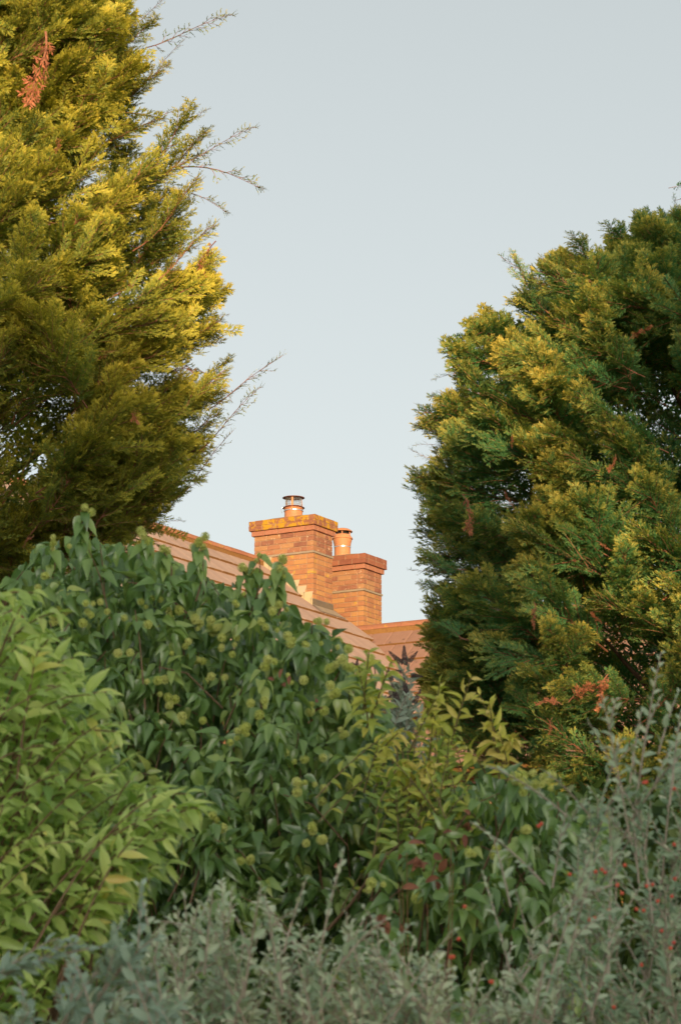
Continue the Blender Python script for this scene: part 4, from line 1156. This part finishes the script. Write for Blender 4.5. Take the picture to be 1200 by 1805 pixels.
cotoneaster('tall grey-green cotoneaster dotted with red berries at the right edge',
            [(1010, 1400), (1060, 1370), (1090, 1290), (1130, 1250), (1180, 1270), (1260, 1250), (1260, 1850), (880, 1850), (930, 1740), (960, 1640), (1000, 1560), (960, 1480), (980, 1420)], 82, 5.8, 6.7, 1080, lean=.04, tint=.16,
            explicit=[(1110, 1480, 1060, 1225, 5.9, 5.8), (1120, 1420, 1165, 1150, 6.0, 5.9), (1100, 1400, 1035, 1270, 6.0, 5.9), (1110, 1380, 1130, 1255, 5.9, 5.9), (1180, 1420, 1200, 1255, 5.9, 5.9), (1000, 1700, 1060, 1480, 5.7, 5.6), (960, 1760, 1045, 1500, 5.6, 5.5),
                      (1060, 1700, 1130, 1560, 5.6, 5.6), (1000, 1440, 860, 1350, 6.1, 6.0), (1040, 1440, 960, 1360, 6.1, 6.0), (960, 1560, 830, 1450, 6.1, 6.1), (900, 1720, 850, 1540, 6.0, 6.0), (1040, 1800, 1090, 1650, 5.5, 5.4), (1160, 1330, 1195, 1220, 6, 6),
                      (1080, 1560, 940, 1640, 5.8, 5.8), (940, 1800, 980, 1620, 5.6, 5.5), (900, 1600, 870, 1480, 6.1, 6.1)],
            berries=[(1055, 1535), (1065, 1538), (1052, 1612), (972, 1640), (1000, 1655), (975, 1720), (1150, 1560), (1170, 1580), (1185, 1560), (1095, 1870 - 300), (1165, 1595), (1190, 1490), (1135, 1380), (1190, 1390), (1105, 1515), (1090, 1770), (1160, 1640),
                     (1125, 1600), (950, 1455), (1075, 1600), (1180, 1665), (1130, 1700), (1012, 1532), (1040, 1625)],
            lowpoly=[(900, 1800), (1280, 1800), (1280, 2600), (900, 2600)], n_low=45)
cotoneaster('bluish grey broader-leaved bush in the bottom left corner',
            [(-40, 1740), (60, 1740), (140, 1690), (200, 1660), (270, 1620), (300, 1700), (320, 1850), (-40, 1850)], 20, 5.0, 5.6, 130, leaf=.042, mat='grey_leaf', name='grey_bush',
            explicit=[(235, 1850, 250, 1560, 5.2, 5.2), (280, 1850, 200, 1640, 5.1, 5.1), (180, 1850, 130, 1690, 5.1, 5.1)], lowpoly=[(-40, 1800), (320, 1800), (320, 2700), (-40, 2700)], n_low=14)

# withered rust-coloured leaves caught in the hedge
root = empty('bramble', at(735, 902, 7.5) * np.array([1, 1, 0]), 'bramble stems with rust red withered leaves among the green hedge', 'bramble')
lv, stems = Leaves(), Acc()
for (x, y, n) in [(740, 1505, 5), (725, 1520, 3), (790, 1475, 3), (690, 1615, 4), (685, 1640, 2), (560, 1250, 3), (490, 1195, 4), (805, 1460, 4), (755, 1530, 5)]:
    Y = 7.15 if y > 1400 else 8.6
    for _ in range(n):
        P_ = at(x + rng.normal(0, 14), y + rng.normal(0, 12), Y + rng.normal(0, .04))
        lv.add(unit(rng.normal(0, .6, 3) - ZZ * .5), unit(np.array([0, -1, .4]) + rng.normal(0, .5, 3)), P_, rng.uniform(.025, .05), rng.random())
for k in range(6):
    a = at(735 + rng.normal(0, 20), 902, 7.5); a[2] = 0; b = at(rng.uniform(690, 800), rng.uniform(1480, 1620), 7.2)
    u = np.linspace(0, 1, 6); stems.add(*tube_np(a + (b - a) * u[:, None], .0028 - .0015 * u, 4))
link('stems', stems.mesh('stems', [M['twig_red']], True), root)['kind'] = 'stuff'
lv.build(OVAL, M['rust_leaf'], root)

# dark clipped hedge between the planting and the house
root = empty('hedge', (0.6, 12.9, 0), 'dark evergreen hedge glimpsed through the gaps behind the front bushes', 'hedge')
lv, stems = Leaves(), Acc()
nh = 15000
Ph = np.stack([rng.uniform(-4.5, 5.5, nh), 12.9 + rng.normal(0, .28, nh), rng.random(nh) ** .8 * 2.95 + rng.normal(0, .05, nh)], -1)
Ph[:, 2] += .10 * bumps(Ph[:, 0] * 1.5, Ph[:, 1], 77)
Ph[:, 2] = np.maximum(Ph[:, 2], .03)
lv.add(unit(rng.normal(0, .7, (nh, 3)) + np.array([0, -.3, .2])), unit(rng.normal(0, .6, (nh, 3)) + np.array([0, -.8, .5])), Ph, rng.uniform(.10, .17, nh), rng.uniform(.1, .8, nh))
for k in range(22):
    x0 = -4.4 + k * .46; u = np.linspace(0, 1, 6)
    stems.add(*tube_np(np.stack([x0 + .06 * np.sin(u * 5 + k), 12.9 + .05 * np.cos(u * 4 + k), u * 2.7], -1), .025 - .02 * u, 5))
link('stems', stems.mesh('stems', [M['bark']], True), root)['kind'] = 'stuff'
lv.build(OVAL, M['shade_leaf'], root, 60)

# ------------------------------------------------------------------ trees behind the viewpoint: their shade falls on the garden
def shade_tree(label, base, rad, zc, n, seed, leaf=.15):
    r = np.random.default_rng(seed)
    root = empty('broadleaf_tree', base, label, 'tree', 'trees behind the viewpoint')
    t = np.linspace(0, 1, 8)
    link('trunk', mesh_np('trunk', *tube_np(np.stack([base[0] + .1 * np.sin(t * 4), base[1] + 0 * t, t * zc], -1), .28 * (1 - t) + .05, 8), M['bark'], smooth=True), root)
    acc = Acc()
    for k in range(16):
        az = r.random() * 6.28; e = np.array([base[0], base[1], zc]) + np.array([math.cos(az) * rad[0], math.sin(az) * rad[1], r.normal(0, .6) * rad[2]]) * .75
        a = np.array([base[0], base[1], zc * r.uniform(.5, .9)]); u = np.linspace(0, 1, 5)
        acc.add(*tube_np(a + (e - a) * u[:, None], .07 * (1 - u) + .012, 5))
    link('limbs', acc.mesh('limbs', [M['bark']], True), root)['kind'] = 'stuff'
    d = unit(r.normal(0, 1, (n, 3))); rr = r.random(n) ** (1 / 2.2)
    lump = 1 + .16 * np.sin(d[:, 0] * 7 + seed) * np.cos(d[:, 2] * 6) + .10 * np.sin(d[:, 1] * 11 + d[:, 2] * 9)
    P = np.array([base[0], base[1], zc]) + d * (rr * lump)[:, None] * np.asarray(rad)
    V, F = np.array([(0, 0, 0), (-.24, .5, .04), (0, 1, -.1), (.24, .5, .04)]), np.array([(0, 3, 2), (0, 2, 1)])
    W, FF = scatter(V, F, frames(unit(r.normal(0, 1, (n, 3))), unit(r.normal(0, 1, (n, 3)))), leaf * r.uniform(.7, 1.3, n), P)
    a = Acc(); a.add(W, FF, 0, .5)
    o = link('crown', a.mesh('crown', [M['shade_leaf']]), root); o['kind'] = 'stuff'
YS = -52.0
def behind(x15, z15):                                   # point on the line from (x15, 15, z15) towards the sun, at Y = YS
    k = (15 - YS) / -sun_dir[1]
    return x15 + sun_dir[0] * k, z15 + sun_dir[2] * k
x, z = behind(-2.5, 3.0)
shade_tree('round leafy tree behind the viewpoint shading the left of the garden', (x, YS, 0), (3.2, 2.6, 3.2), z, 6000, 2, .3)
x, z = behind(3.5, 6.2)
shade_tree('tall leafy tree behind the viewpoint shading the right cypress', (x, YS - 2, 0), (1.75, 1.7, 1.75), z + .3, 4500, 5, .26)
x, z = behind(3.3, 3.6)
shade_tree('lower leafy tree behind the viewpoint beside the tall one', (x, YS + 1, 0), (1.5, 1.5, 1.5), z, 5000, 8, .2)
x, z = behind(.2, 4.3)
shade_tree('slim leafy tree behind the viewpoint between two bigger ones', (x, YS + 1, 0), (1.0, 1.0, 1.15), z, 3000, 11, .2)
for k, x15 in enumerate((-4.2, -1.2, 1.6, 4.6)):
    x, z = behind(x15, .4)
    shade_tree('bushy tree ' + ['at the far left', 'left of centre', 'right of centre', 'at the far right'][k] + ' of the row behind the viewpoint', (x, YS + 3, 0), (2.3, 1.8, 2.5), z, 6000, 20 + k, .22)
